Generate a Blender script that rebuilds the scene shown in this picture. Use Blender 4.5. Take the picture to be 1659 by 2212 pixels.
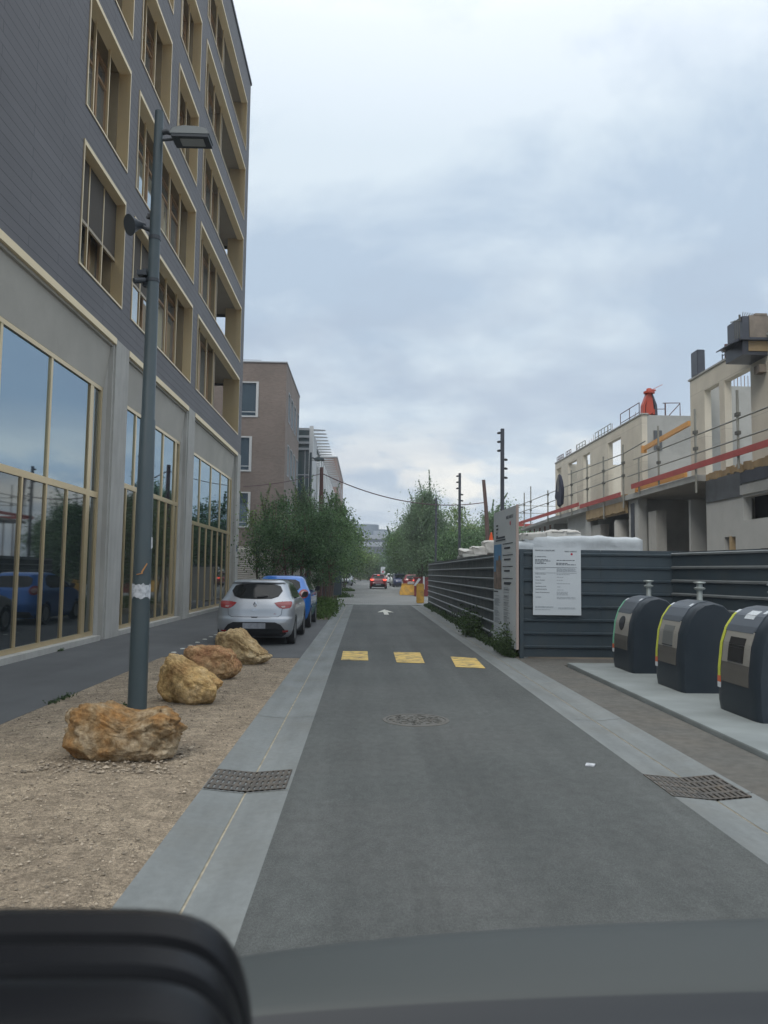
import bpy, bmesh, math, random
import numpy as np
from mathutils import Vector, Matrix, noise, Euler
R = math.radians
random.seed(7); np.random.seed(7)
for o in list(bpy.data.objects): bpy.data.objects.remove(o)
C = bpy.context.scene.collection
SC = bpy.context.scene

# ---------------------------------------------------------------- camera
camd = bpy.data.cameras.new('camera'); cam = bpy.data.objects.new('camera', camd); C.objects.link(cam)
camd.sensor_fit = 'VERTICAL'; camd.sensor_height = 36.0; camd.lens = 36.0 * 1662 / 2211
camd.clip_start = 0.05; camd.clip_end = 6000
cam.matrix_world = Matrix(((0.9996, -0.0150, -0.0237, 0), (-0.0249, -0.0780, -0.9966, 0), (0.0131, 0.9968, -0.0783, 1.65), (0, 0, 0, 1)))
_r = Vector((1.0, -0.0249, 0.0131)).normalized(); _f = Vector((0.0237, 0.9966, 0.0783)).normalized()
_r = (_r - _f * _r.dot(_f)).normalized(); _u = _r.cross(_f)
cam.matrix_world = Matrix(((_r.x, _u.x, -_f.x, 0), (_r.y, _u.y, -_f.y, 0), (_r.z, _u.z, -_f.z, 1.65), (0, 0, 0, 1)))
camd.dof.use_dof = True; camd.dof.focus_distance = 17.0; camd.dof.aperture_fstop = 5.5
SC.camera = cam

# ---------------------------------------------------------------- light
SUN_EL, SUN_AZ = R(52), R(215)          # azimuth clockwise from +Y
sl = bpy.data.lights.new('sun', 'SUN'); so = bpy.data.objects.new('sun', sl); C.objects.link(so)
sl.energy = 1.2; sl.angle = R(24); sl.color = (1.0, 0.95, 0.87)
sd = Vector((math.sin(SUN_AZ) * math.cos(SUN_EL), math.cos(SUN_AZ) * math.cos(SUN_EL), math.sin(SUN_EL)))
so.rotation_euler = sd.to_track_quat('Z', 'Y').to_euler()
SC.view_settings.view_transform = 'Standard'; SC.view_settings.look = 'None'
SC.view_settings.exposure = 0.32; SC.view_settings.gamma = 1.0

w = bpy.data.worlds.new("World"); SC.world = w; w.use_nodes = True
nt = w.node_tree; N = nt.nodes; L = nt.links; N.clear()
def wn(t, **k):
    n = N.new(t)
    for a, b in k.items(): setattr(n, a, b)
    return n
def wm(op, a=None, b=None, clamp=False):
    n = N.new('ShaderNodeMath'); n.operation = op; n.use_clamp = clamp
    for i, v in enumerate((a, b)):
        if v is None: continue
        if isinstance(v, (int, float)): n.inputs[i].default_value = v
        else: L.new(v, n.inputs[i])
    return n.outputs[0]
def wmix(f, a, b):
    n = N.new('ShaderNodeMix'); n.data_type = 'RGBA'
    if isinstance(f, (int, float)): n.inputs[0].default_value = f
    else: L.new(f, n.inputs[0])
    for i, v in ((6, a), (7, b)):
        if isinstance(v, tuple): n.inputs[i].default_value = (*v, 1)
        else: L.new(v, n.inputs[i])
    return n.outputs[2]
def wramp(fac, pts):
    n = N.new('ShaderNodeValToRGB'); L.new(fac, n.inputs[0]); e = n.color_ramp.elements
    while len(e) < len(pts): e.new(0.5)
    for q, (p, c) in zip(e, pts):
        q.position = p; q.color = (*c, 1) if isinstance(c, tuple) else (c, c, c, 1)
    return n.outputs[0]
sky = wn('ShaderNodeTexSky', sky_type='NISHITA', sun_disc=False, sun_elevation=SUN_EL, sun_rotation=SUN_AZ)
tc = wn('ShaderNodeTexCoord'); sep = wn('ShaderNodeSeparateXYZ'); L.new(tc.outputs['Generated'], sep.inputs[0])
Z = wm('MAXIMUM', sep.outputs[2], 0.0)
den = wm('ADD', Z, 0.16)
cmb = wn('ShaderNodeCombineXYZ')
L.new(wm('DIVIDE', sep.outputs[0], den), cmb.inputs[0]); L.new(wm('DIVIDE', sep.outputs[1], den), cmb.inputs[1])
def wnoise(scale, det, rough, off=0.0, src=None, dist=0.0):
    mp = wn('ShaderNodeMapping'); L.new(src or cmb.outputs[0], mp.inputs[0]); mp.inputs['Location'].default_value = (off, off * 0.7, off)
    n = wn('ShaderNodeTexNoise'); L.new(mp.outputs[0], n.inputs['Vector'])
    n.inputs['Scale'].default_value = scale; n.inputs['Detail'].default_value = det; n.inputs['Roughness'].default_value = rough
    n.inputs['Distortion'].default_value = dist
    return n.outputs[0]
# base brightness by elevation (overcast sky, brighter towards the zenith)
base = wramp(Z, [(0.0, (6.3, 6.6, 6.8)), (0.06, (6.0, 6.4, 6.8)), (0.16, (5.5, 6.15, 6.7)), (0.30, (5.45, 6.2, 6.85)), (0.50, (5.9, 6.7, 7.4)), (0.60, (7.2, 7.8, 8.5)), (0.75, (12.5, 12.8, 13)), (1.0, (16, 16.2, 16.2))])
c1 = wramp(wnoise(1.35, 8, 0.57, 3.1, dist=0.25), [(0.41, 0.0), (0.58, 1.0)])
darker = wmix(c1, (0.76, 0.82, 0.90), (1.10, 1.10, 1.09))
mul = wn('ShaderNodeMix', data_type='RGBA', blend_type='MULTIPLY'); mul.inputs[0].default_value = 1.0
L.new(base, mul.inputs[6]); L.new(darker, mul.inputs[7])
# low cumulus puffs near the horizon
mp2 = wn('ShaderNodeMapping'); L.new(tc.outputs['Generated'], mp2.inputs[0]); mp2.inputs['Scale'].default_value = (1, 1, 2.6)
cn = wnoise(6.5, 6, 0.55, 1.7, src=mp2.outputs[0])
hb = wramp(Z, [(0.0, 0.35), (0.07, 1.0), (0.12, 1.0), (0.20, 0.0)])
puff = wm('MULTIPLY', wramp(cn, [(0.47, 0.0), (0.58, 1.0)]), hb, True)
col = wmix(wm('MULTIPLY', puff, 0.9), mul.outputs[2], (8.9, 8.6, 7.9))
cn2 = wnoise(5.0, 6, 0.5, 9.7, src=mp2.outputs[0])
hb2 = wramp(Z, [(0.05, 0.0), (0.10, 1.0), (0.30, 1.0), (0.42, 0.0)])
dk = wm('MULTIPLY', wramp(cn2, [(0.47, 0.0), (0.66, 1.0)]), hb2, True)
col = wmix(wm('MULTIPLY', dk, 0.65), col, (3.9, 4.6, 5.6))
col = wmix(0.93, sky.outputs[0], col)
bg = wn('ShaderNodeBackground'); L.new(col, bg.inputs[0]); bg.inputs[1].default_value = 0.1
wo = wn('ShaderNodeOutputWorld'); L.new(bg.outputs[0], wo.inputs[0])

# ---------------------------------------------------------------- materials
MATS = {}
def mat(name, col, rough=0.7, var=0.0, vscale=3.0, bump=0.0, bscale=20.0, metal=0.0, spec=0.5, ior=None, emit=None, dirt=None, dscale=1.0, damt=0.5, island=0.0, coat=0.0, stint=None, trans=0.0, fine=0.0):
    if name in MATS: return MATS[name]
    m = bpy.data.materials.new(name); m.use_nodes = True; t = m.node_tree; n = t.nodes; l = t.links
    b = n['Principled BSDF']; b.inputs['Roughness'].default_value = rough; b.inputs['Metallic'].default_value = metal
    b.inputs['Specular IOR Level'].default_value = spec
    if ior: b.inputs['IOR'].default_value = ior
    if coat: b.inputs['Coat Weight'].default_value = coat; b.inputs['Coat Roughness'].default_value = 0.05
    if stint: b.inputs['Specular Tint'].default_value = (*stint, 1)
    if trans: b.inputs['Transmission Weight'].default_value = trans
    if emit: b.inputs['Emission Color'].default_value = (*emit[0], 1); b.inputs['Emission Strength'].default_value = emit[1]
    co = n.new('ShaderNodeTexCoord')
    def nz(s, d=5, r=0.6):
        q = n.new('ShaderNodeTexNoise'); l.new(co.outputs['Object'], q.inputs['Vector'])
        q.inputs['Scale'].default_value = s; q.inputs['Detail'].default_value = d; q.inputs['Roughness'].default_value = r; return q.outputs[0]
    def mix(f, a, c2, bt='MIX'):
        q = n.new('ShaderNodeMix'); q.data_type = 'RGBA'; q.blend_type = bt
        if isinstance(f, float): q.inputs[0].default_value = f
        else: l.new(f, q.inputs[0])
        for i, v in ((6, a), (7, c2)):
            if isinstance(v, tuple): q.inputs[i].default_value = (*v, 1)
            else: l.new(v, q.inputs[i])
        return q.outputs[2]
    def ramp(f, lo, hi, p0=0.3, p1=0.7):
        q = n.new('ShaderNodeValToRGB'); l.new(f, q.inputs[0]); e = q.color_ramp.elements
        e[0].position = p0; e[1].position = p1; e[0].color = (lo, lo, lo, 1); e[1].color = (hi, hi, hi, 1); return q.outputs[0]
    c = tuple(col)
    if var: c = mix(1.0, tuple(col), ramp(nz(vscale), 1 - var, 1 + var), 'MULTIPLY')
    if fine: c = mix(1.0, c, ramp(nz(160.0, 2, 0.7), 1 - fine, 1 + fine, 0.35, 0.65), 'MULTIPLY')
    if dirt: c = mix(ramp(nz(dscale, 7, 0.65), 0.0, damt, 0.45, 0.68), c, tuple(dirt))
    if island:
        g = n.new('ShaderNodeNewGeometry')
        c = mix(1.0, c, ramp(g.outputs['Random Per Island'], 1 - island, 1 + island, 0.0, 1.0), 'MULTIPLY')
    if isinstance(c, tuple): b.inputs['Base Color'].default_value = (*c, 1)
    else: l.new(c, b.inputs['Base Color'])
    if bump:
        q = n.new('ShaderNodeBump'); l.new(nz(bscale, 4, 0.6), q.inputs['Height']); q.inputs['Strength'].default_value = bump
        q.inputs['Distance'].default_value = 0.02; l.new(q.outputs[0], b.inputs['Normal'])
    MATS[name] = m; return m
def brickmat(name, c1, c2, mortar, bw, rh, ms=0.01, axes='yz', rough=0.6, bump=0.3, var=0.15, dirt=None, off=0.5, scale=1.0, vs=0.6):
    m = mat(name, c1, rough); t = m.node_tree; n = t.nodes; l = t.links; b = n['Principled BSDF']
    co = n.new('ShaderNodeTexCoord'); s = n.new('ShaderNodeSeparateXYZ'); l.new(co.outputs['Object'], s.inputs[0])
    k = n.new('ShaderNodeCombineXYZ')
    if axes == 'xyz':
        a = n.new('ShaderNodeMath'); a.operation = 'ADD'; l.new(s.outputs[0], a.inputs[0]); l.new(s.outputs[1], a.inputs[1]); l.new(a.outputs[0], k.inputs[0]); l.new(s.outputs[2], k.inputs[1])
    else:
        l.new(s.outputs['xyz'.index(axes[0])], k.inputs[0]); l.new(s.outputs['xyz'.index(axes[1])], k.inputs[1])
    q = n.new('ShaderNodeTexBrick'); l.new(k.outputs[0], q.inputs[0]); q.offset = off
    for nm, v in (('Color1', c1), ('Color2', c2), ('Mortar', mortar)): q.inputs[nm].default_value = (*v, 1)
    q.inputs['Scale'].default_value = scale; q.inputs['Brick Width'].default_value = bw; q.inputs['Row Height'].default_value = rh
    q.inputs['Mortar Size'].default_value = ms; q.inputs['Mortar Smooth'].default_value = 0.2
    nz = n.new('ShaderNodeTexNoise'); l.new(co.outputs['Object'], nz.inputs['Vector']); nz.inputs['Scale'].default_value = vs; nz.inputs['Detail'].default_value = 6
    rp = n.new('ShaderNodeValToRGB'); l.new(nz.outputs[0], rp.inputs[0]); e = rp.color_ramp.elements
    e[0].position = 0.3; e[1].position = 0.7; e[0].color = (1 - var,) * 3 + (1,); e[1].color = (1 + var,) * 3 + (1,)
    mx = n.new('ShaderNodeMix'); mx.data_type = 'RGBA'; mx.blend_type = 'MULTIPLY'; mx.inputs[0].default_value = 1
    l.new(q.outputs[0], mx.inputs[6]); l.new(rp.outputs[0], mx.inputs[7]); l.new(mx.outputs[2], b.inputs['Base Color'])
    bp = n.new('ShaderNodeBump'); l.new(q.outputs[1], bp.inputs['Height']); bp.inputs['Strength'].default_value = bump; bp.inputs['Distance'].default_value = 0.015; bp.invert = True
    l.new(bp.outputs[0], b.inputs['Normal'])
    return m

# ---------------------------------------------------------------- mesh helpers
ORG = {}
def tag(o, label=None, cat=None, group=None, kind=None):
    if label: o['label'] = label
    if cat: o['category'] = cat
    if group: o['group'] = group
    if kind: o['kind'] = kind
    return o
def thing(name, label, cat, loc=(0, 0, 0), rz=0.0, group=None):
    o = bpy.data.objects.new(name, None); C.objects.link(o); o.location = loc; o.rotation_euler = (0, 0, rz); o.empty_display_size = 0.2
    ORG[o.name] = Vector(loc) if rz == 0 else Vector((0, 0, 0))
    return tag(o, label, cat, group)
class MB:
    def __init__(s): s.v = []; s.f = []; s.m = []; s.cur = 0
    def quad(s, a, b, c, d): n = len(s.v); s.v += [a, b, c, d]; s.f.append((n, n + 1, n + 2, n + 3)); s.m.append(s.cur); return s
    def poly(s, pts): n = len(s.v); s.v += list(pts); s.f.append(tuple(range(n, n + len(pts)))); s.m.append(s.cur); return s
    def box(s, x0, x1, y0, y1, z0, z1):
        if x0 > x1: x0, x1 = x1, x0
        if y0 > y1: y0, y1 = y1, y0
        if z0 > z1: z0, z1 = z1, z0
        n = len(s.v); s.v += [(x0, y0, z0), (x1, y0, z0), (x1, y1, z0), (x0, y1, z0), (x0, y0, z1), (x1, y0, z1), (x1, y1, z1), (x0, y1, z1)]
        for f in ((0, 3, 2, 1), (4, 5, 6, 7), (0, 1, 5, 4), (1, 2, 6, 5), (2, 3, 7, 6), (3, 0, 4, 7)): s.f.append(tuple(n + i for i in f)); s.m.append(s.cur)
        return s
    def prism(s, pts, d):   # closed 3d polygon extruded by vector d
        n = len(s.v); k = len(pts); d = Vector(d); s.v += [tuple(p) for p in pts] + [tuple(Vector(p) + d) for p in pts]
        s.f.append(tuple(range(n + k - 1, n - 1, -1))); s.f.append(tuple(range(n + k, n + 2 * k))); s.m += [s.cur, s.cur]
        for i in range(k): j = (i + 1) % k; s.f.append((n + i, n + j, n + k + j, n + k + i)); s.m.append(s.cur)
        return s
    def tube(s, pts, r, seg=8, cap=True):
        pts = [Vector(p) for p in pts]; rs = r if isinstance(r, (list, tuple)) else [r] * len(pts); n = len(s.v)
        for i, p in enumerate(pts):
            a = pts[max(i - 1, 0)]; b = pts[min(i + 1, len(pts) - 1)]; d = (b - a).normalized()
            u = d.cross(Vector((0, 0, 1)) if abs(d.z) < 0.95 else Vector((1, 0, 0))).normalized(); v = d.cross(u)
            for k in range(seg):
                t = 2 * math.pi * k / seg; s.v.append(tuple(p + (u * math.cos(t) + v * math.sin(t)) * rs[i]))
        for i in range(len(pts) - 1):
            for k in range(seg): j = (k + 1) % seg; s.f.append((n + i * seg + k, n + i * seg + j, n + (i + 1) * seg + j, n + (i + 1) * seg + k)); s.m.append(s.cur)
        if cap:
            s.f.append(tuple(n + k for k in range(seg))[::-1]); s.f.append(tuple(n + (len(pts) - 1) * seg + k for k in range(seg))); s.m += [s.cur] * 2
        return s
    def lathe(s, c, prof, seg=24, axis='z'):
        n = len(s.v); c = Vector(c)
        for (r, h) in prof:
            for k in range(seg):
                t = 2 * math.pi * k / seg; a, b = r * math.cos(t), r * math.sin(t)
                s.v.append(tuple(c + (Vector((a, b, h)) if axis == 'z' else Vector((h, a, b)) if axis == 'x' else Vector((b, h, a)))))
        for i in range(len(prof) - 1):
            for k in range(seg): j = (k + 1) % seg; s.f.append((n + i * seg + k, n + i * seg + j, n + (i + 1) * seg + j, n + (i + 1) * seg + k)); s.m.append(s.cur)
        s.f.append(tuple(n + k for k in range(seg))[::-1]); s.f.append(tuple(n + (len(prof) - 1) * seg + k for k in range(seg))); s.m += [s.cur] * 2
        return s
    def build(s, name, m, parent=None, smooth=False, bevel=0.0, label=None, cat=None, group=None, kind=None, root=None, fixn=True):
        me = bpy.data.meshes.new(name); off = Vector((0, 0, 0))
        if parent is not None: off = ORG.get((root or parent).name, Vector((0, 0, 0)))
        me.from_pydata([tuple(Vector(p) - off) for p in s.v], [], s.f)
        for q in (m if isinstance(m, (list, tuple)) else [m]): me.materials.append(q)
        if any(s.m): me.polygons.foreach_set('material_index', s.m)
        if fixn:
            bm = bmesh.new(); bm.from_mesh(me); bmesh.ops.recalc_face_normals(bm, faces=bm.faces)
            if bevel: bmesh.ops.bevel(bm, geom=[e for e in bm.edges if len(e.link_faces) == 2 and e.calc_face_angle(0) > 0.5], offset=bevel, segments=2, affect='EDGES', clamp_overlap=True)
            bm.to_mesh(me); bm.free()
        if smooth:
            me.polygons.foreach_set('use_smooth', [True] * len(me.polygons))
            try: me.set_sharp_from_angle(angle=R(38))
            except Exception: pass
        o = bpy.data.objects.new(name, me); C.objects.link(o)
        if parent is not None: o.parent = parent; ORG[o.name] = off
        return tag(o, label, cat, group, kind)
def kids(o): return [c for c in bpy.data.objects if c.parent == o]
def copy_tree(o, parent=None):
    c = o.copy(); C.objects.link(c); c.parent = parent
    if o.name in ORG: ORG[c.name] = ORG[o.name]
    for ch in list(o.children): copy_tree(ch, c)
    return c
def struct(name, mb, m, **k): return mb.build(name, m, kind='structure', **k)
def text_mesh(txt, size, loc, rot, m, name, parent, extr=0.001, align='LEFT'):
    cu = bpy.data.curves.new(name, 'FONT'); cu.body = txt; cu.size = size; cu.extrude = extr; cu.align_x = align
    to = bpy.data.objects.new(name, cu); C.objects.link(to)
    dg = bpy.context.evaluated_depsgraph_get(); me = bpy.data.meshes.new_from_object(to.evaluated_get(dg))
    bpy.data.objects.remove(to); me.materials.clear(); me.materials.append(m)
    me.transform(Matrix.Translation(Vector(loc) - ORG.get(parent.name, Vector())) @ Euler(rot).to_matrix().to_4x4())
    o = bpy.data.objects.new(name, me); C.objects.link(o); o.parent = parent; ORG[o.name] = ORG.get(parent.name, Vector())
    return o

# ---------------------------------------------------------------- palette
M = dict(
 asphalt=mat('asphalt', (.086, .093, .091), .85, .12, .6, .5, 170, fine=.38, dirt=(.115, .118, .115), dscale=.35, damt=.6, spec=.3),
 asphalt2=mat('asphalt_path', (.095, .099, .102), .85, .10, .8, .2, 260, fine=.18, dirt=(.075, .078, .08), dscale=.5, damt=.5, spec=.3),
 asphalt3=mat('asphalt_brown', (.105, .103, .094), .88, .12, .9, .25, 220, fine=.25, dirt=(.13, .118, .10), dscale=.8, damt=.6, spec=.3),
 kerb=mat('gutter_concrete', (.175, .190, .190), .8, .08, 1.3, .08, 200, fine=.06, dirt=(.15, .155, .145), dscale=1.1, damt=.6, spec=.35),
 joint=mat('joint_sand', (.32, .29, .22), .95, .3, 9), paver=mat('paving', (.20, .205, .20), .85),
 soil=mat('soil', (.14, .115, .085), .95, .3, 2.5, .6, 40), gravel=mat('gravel_ground', (.29, .238, .175), .95, .18, 2.2, .9, 75, fine=.55, dirt=(.20, .16, .12), dscale=1.5, damt=.65, spec=.2),
 pebble=mat('pebble', (.28, .235, .18), .9, .1, 30, island=.55), yellow=mat('road_yellow', (.62, .44, .13), .8, .12, 8, .2, 200, dirt=(.10, .095, .085), dscale=5, damt=.95),
 white=mat('road_white', (.62, .62, .56), .8, .1, 6, dirt=(.2, .2, .19), dscale=7, damt=.7),
 grass=mat('grass', (.085, .14, .038), .9, .2, 3, island=.4, spec=.2), ironlid=mat('worn_lid', (.098, .098, .090), .8, .15, 14, .3, 120, dirt=(.15, .13, .11), dscale=9, damt=.4), iron=mat('cast_iron', (.09, .083, .075), .65, .3, 14, .5, 120, metal=.3, dirt=(.2, .15, .1), dscale=8, damt=.4),
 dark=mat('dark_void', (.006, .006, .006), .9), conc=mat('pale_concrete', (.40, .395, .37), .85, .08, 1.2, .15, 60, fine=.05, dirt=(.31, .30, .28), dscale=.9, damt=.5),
 conc2=mat('header_concrete', (.40, .385, .345), .85, .08, .8, .12, 50, fine=.05, dirt=(.33, .315, .28), dscale=.6, damt=.6),
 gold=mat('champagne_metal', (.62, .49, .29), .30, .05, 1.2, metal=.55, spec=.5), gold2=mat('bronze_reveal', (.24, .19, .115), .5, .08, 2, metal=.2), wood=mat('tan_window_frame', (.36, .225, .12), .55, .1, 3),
 glass=mat('tinted_glass', (.012, .018, .024), .02, spec=1.0, ior=2.9, stint=(.70, .87, 1.0)), glass2=mat('olive_glass', (.035, .038, .028), .04, spec=1.0, ior=1.9, stint=(.8, .9, .95)),
 glassup=mat('upper_window_glass', (.42, .49, .53), .05, metal=.75, spec=1.0), blind=mat('mesh_blind', (.055, .046, .036), .8, .1, 60), blindbar=mat('blind_bar', (.33, .28, .2), .5),
 soffit=mat('soffit', (.30, .27, .22), .8, .05, 2), curtain=mat('white_curtain', (.62, .66, .66), .8),
 post=mat('grey_paint', (.052, .074, .083), .42, .06, 1.2, .05, 60, dirt=(.07, .085, .09), dscale=2, damt=.5), postdk=mat('dark_grey_paint', (.032, .04, .05), .5), lens=mat('lamp_lens', (.32, .34, .34), .25),
 paper=mat('torn_paper', (.55, .57, .60), .9, .1, 20, dirt=(.2, .22, .25), dscale=22, damt=.8), tape=mat('tape', (.42, .2, .07), .6), black=mat('black_plastic', (.012, .013, .015), .45), rubber=mat('rubber', (.018, .018, .018), .8, bump=.2, bscale=120),
 rim=mat('wheel_metal', (.42, .43, .44), .3, metal=.8), carglass=mat('car_glass', (.008, .010, .011), .04, spec=.5, ior=1.4), chrome=mat('chrome', (.7, .7, .72), .12, metal=1.0), tail=mat('tail_red', (.28, .018, .018), .15, coat=.8), tail2=mat('tail_clear', (.45, .30, .28), .15, coat=.6),
 plate=mat('plate_blur', (.30, .31, .34), .6, .25, 9), silver=mat('silver_paint', (.40, .42, .45), .32, metal=.55, coat=.9), blue=mat('blue_paint', (.015, .15, .52), .3, metal=.2, coat=1.0), redp=mat('red_paint', (.20, .016, .022), .3, coat=1.0),
 navy=mat('navy_paint', (.02, .03, .09), .3, coat=1.0), whitep=mat('white_paint', (.62, .63, .63), .3, coat=1.0), greyp=mat('grey_car_paint', (.2, .21, .23), .3, metal=.5, coat=1.0), brake=mat('brake_lit', (.6, .05, .03), .3, emit=((1, .10, .06), 1.6)),
 fence=mat('hoarding_metal', (.040, .058, .072), .45, .10, 1.6, .04, 30, metal=.2, dirt=(.055, .066, .07), dscale=2.5, damt=.6), fenceold=mat('weathered_hoarding', (.062, .074, .080), .6, .2, 2.2, .1, 20, metal=.1, dirt=(.135, .135, .125), dscale=2.2, damt=.75), fencelit=mat('hoarding_rib_lit', (.16, .175, .18), .5, .15, 3, metal=.2),
 board=mat('notice_board', (.50, .54, .57), .5, .03, 2), boardedge=mat('board_edge', (.36, .29, .26), .8), ink=mat('ink', (.05, .06, .075), .8), ink2=mat('pale_ink', (.25, .28, .31), .8), reddot=mat('logo_red', (.45, .03, .06), .6), bsky=mat('picture_sky', (.10, .24, .42), .6, .2, 2), bbld=mat('picture_building', (.20, .15, .12), .6, .5, 5),
 sheet=mat('white_sheeting', (.46, .50, .53), .5, .12, 3, .5, 6), bag=mat('white_bag', (.50, .49, .46), .75, .1, 6, .4, 14), pallet=mat('wrapped_block', (.30, .31, .29), .7, .15, 6, .2, 14), cone=mat('cone_orange', (.75, .10, .02), .5),
 raw=mat('raw_concrete', (.54, .50, .42), .88, .07, 1.1, .12, 40, fine=.05, dirt=(.44, .41, .345), dscale=.7, damt=.6), rawgrey=mat('grey_concrete', (.37, .375, .36), .88, .08, 1.0, .12, 40, dirt=(.24, .245, .235), dscale=.8, damt=.6), rawcol=mat('column_concrete', (.41, .415, .40), .85, .06, 2, .1, 40), scrape=mat('stained_concrete', (.10, .11, .12), .85, .25, 1.6, .1, 30),
 ply=mat('formwork_ply', (.30, .22, .12), .8, .2, 2.5, .2, 12), plygrey=mat('formwork_weathered', (.20, .17, .14), .85, .25, 3, .2, 12), scaff=mat('scaffold_steel', (.27, .27, .24), .5, .1, 6, metal=.4), coupler=mat('coupler_dark', (.10, .10, .09), .6), redboard=mat('red_toe_board', (.36, .065, .055), .6, .15, 2), orange=mat('orange_beam', (.62, .32, .10), .55, .1, 2), bell=mat('orange_red_plastic', (.42, .06, .03), .45), duct=mat('dark_duct', (.05, .055, .07), .4, .25, 2), coat=mat('dark_jacket', (.02, .024, .045), .85, .2, 9, .4, 14), rust=mat('rebar_rust', (.20, .11, .07), .8),
 rusty=mat('rust_pole', (.13, .085, .075), .8, .25, 3), redpole=mat('red_painted_pole', (.11, .055, .05), .75, .2, 2), cable=mat('cable', (.10, .055, .065), .6),
 bin=mat('bin_navy', (.011, .019, .028), .48, .06, 2, .05, 80, dirt=(.020, .028, .036), dscale=3, damt=.5), bingrey=mat('bin_grey_panel', (.065, .078, .095), .45, .06, 3), binpale=mat('brushed_panel', (.40, .38, .34), .35, .05, 4, metal=.5), bintaupe=mat('lower_panel', (.15, .14, .125), .4, .05, 4, metal=.5), binyel=mat('sticker_yellow', (.46, .50, .06), .6, .12, 14), bingrn=mat('sticker_green', (.16, .42, .28), .6, .1, 14), binred=mat('sticker_red', (.50, .12, .05), .6), binwht=mat('sticker_white', (.50, .54, .57), .6, .15, 30), galv=mat('galvanised', (.30, .33, .32), .45, .12, 10, metal=.4), slab=mat('slab_concrete', (.21, .235, .235), .75, .06, 1.1, .06, 80, fine=.05, dirt=(.175, .195, .19), dscale=1.2, damt=.5),
 jersey=mat('yellow_concrete', (.58, .33, .05), .8, .12, 2, .2, 20, dirt=(.22, .15, .07), dscale=3, damt=.8), dash=mat('dashboard_grey', (.040, .047, .047), .6, .04, 1.5, .02, 200), dashdk=mat('dashboard_dark', (.016, .020, .025), .6, .05, 3), cap=mat('black_cap', (.003, .0035, .005), .42, spec=.22),
 glasslow=mat('lower_glass', (.012, .016, .018), .03, spec=1.0, ior=1.85, stint=(.85, .95, 1.0)),
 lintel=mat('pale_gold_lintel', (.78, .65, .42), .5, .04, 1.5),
 mirror=mat('sky_glass', (.22, .31, .38), .06, metal=.75),
 bark=mat('bark', (.10, .075, .055), .9, .3, 12, .6, 30), barkred=mat('red_brown_bark', (.14, .08, .06), .85, .3, 12, .5, 30),
 fol=mat('leaf_green', (.115, .195, .075), .6, .25, .8, island=.5, spec=.3), foldk=mat('leaf_dark', (.10, .175, .078), .6, .25, .9, island=.5, spec=.3), fololive=mat('leaf_olive', (.17, .25, .085), .6, .25, .8, island=.5, spec=.3), folgrey=mat('leaf_greygreen', (.155, .235, .13), .6, .2, .8, island=.45, spec=.3),
 grassdk=mat('weed_leaf', (.055, .095, .032), .8, .2, 3, island=.5), zinc=mat('zinc', (.36, .38, .40), .5, .05, 2, metal=.3), steelw=mat('white_steel', (.55, .57, .58), .5), bluegl=mat('green_glass', (.05, .10, .11), .08, spec=1.0, ior=1.9), louvre=mat('louvre', (.42, .40, .36), .6), farconc=mat('far_concrete', (.27, .30, .34), .8, .06, .2), fardk=mat('far_dark_glass', (.06, .085, .11), .2), farsky=mat('far_drum', (.15, .19, .23), .6),
)
def streaks(m, lo, hi, sx, sy):
    _t = m.node_tree; _b = _t.nodes['Principled BSDF']; _c = _t.nodes.new('ShaderNodeTexCoord'); _m = _t.nodes.new('ShaderNodeMapping'); _m.inputs['Scale'].default_value = (sx, sy, 1); _n = _t.nodes.new('ShaderNodeTexNoise'); _n.inputs['Scale'].default_value = 1.0; _n.inputs['Detail'].default_value = 5
    _t.links.new(_c.outputs['Object'], _m.inputs[0]); _t.links.new(_m.outputs[0], _n.inputs['Vector']); _r = _t.nodes.new('ShaderNodeValToRGB'); _t.links.new(_n.outputs[0], _r.inputs[0]); _e = _r.color_ramp.elements; _e[0].position = .35; _e[1].position = .65; _e[0].color = (lo, lo, lo, 1); _e[1].color = (hi, hi, hi, 1)
    _x = _t.nodes.new('ShaderNodeMix'); _x.data_type = 'RGBA'; _x.blend_type = 'MULTIPLY'; _x.inputs[0].default_value = 1; _t.links.new(_b.inputs['Base Color'].links[0].from_socket, _x.inputs[6]); _t.links.new(_r.outputs[0], _x.inputs[7]); _t.links.new(_x.outputs[2], _b.inputs['Base Color'])
streaks(M['asphalt'], .86, 1.10, 2.4, .10); streaks(M['asphalt'], .90, 1.08, 14, 9); streaks(M['asphalt'], .88, 1.12, 60, 45); streaks(M['gravel'], .78, 1.18, 9, 9); streaks(M['gravel'], .72, 1.25, 38, 38); streaks(M['asphalt3'], .85, 1.12, 9, 9); streaks(M['kerb'], .88, 1.08, 5, .5); streaks(M['kerb'], .94, 1.04, 20, 16); streaks(M['asphalt2'], .92, 1.06, 1.5, .3); streaks(M['slab'], .86, 1.07, 1.3, 1.8); streaks(M['conc'], .92, 1.05, 6, 6)
for _k in ('fol', 'foldk', 'fololive', 'folgrey', 'grass', 'grassdk'):
    _t = M[_k].node_tree; _b = _t.nodes['Principled BSDF']; _tr = _t.nodes.new('ShaderNodeBsdfTranslucent'); _mx = _t.nodes.new('ShaderNodeMixShader'); _mx.inputs[0].default_value = .38
    _src = _b.inputs['Base Color'].links[0].from_socket; _t.links.new(_src, _tr.inputs[0]); _t.links.new(_b.outputs[0], _mx.inputs[1]); _t.links.new(_tr.outputs[0], _mx.inputs[2])
    _t.links.new(_mx.outputs[0], _t.nodes['Material Output'].inputs['Surface'])
M['clad'] = brickmat('slate_cladding', (.098, .096, .104), (.110, .108, .116), (.022, .022, .026), 2.6, .205, .007, 'yz', .62, .5, .10, vs=.5)
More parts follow.
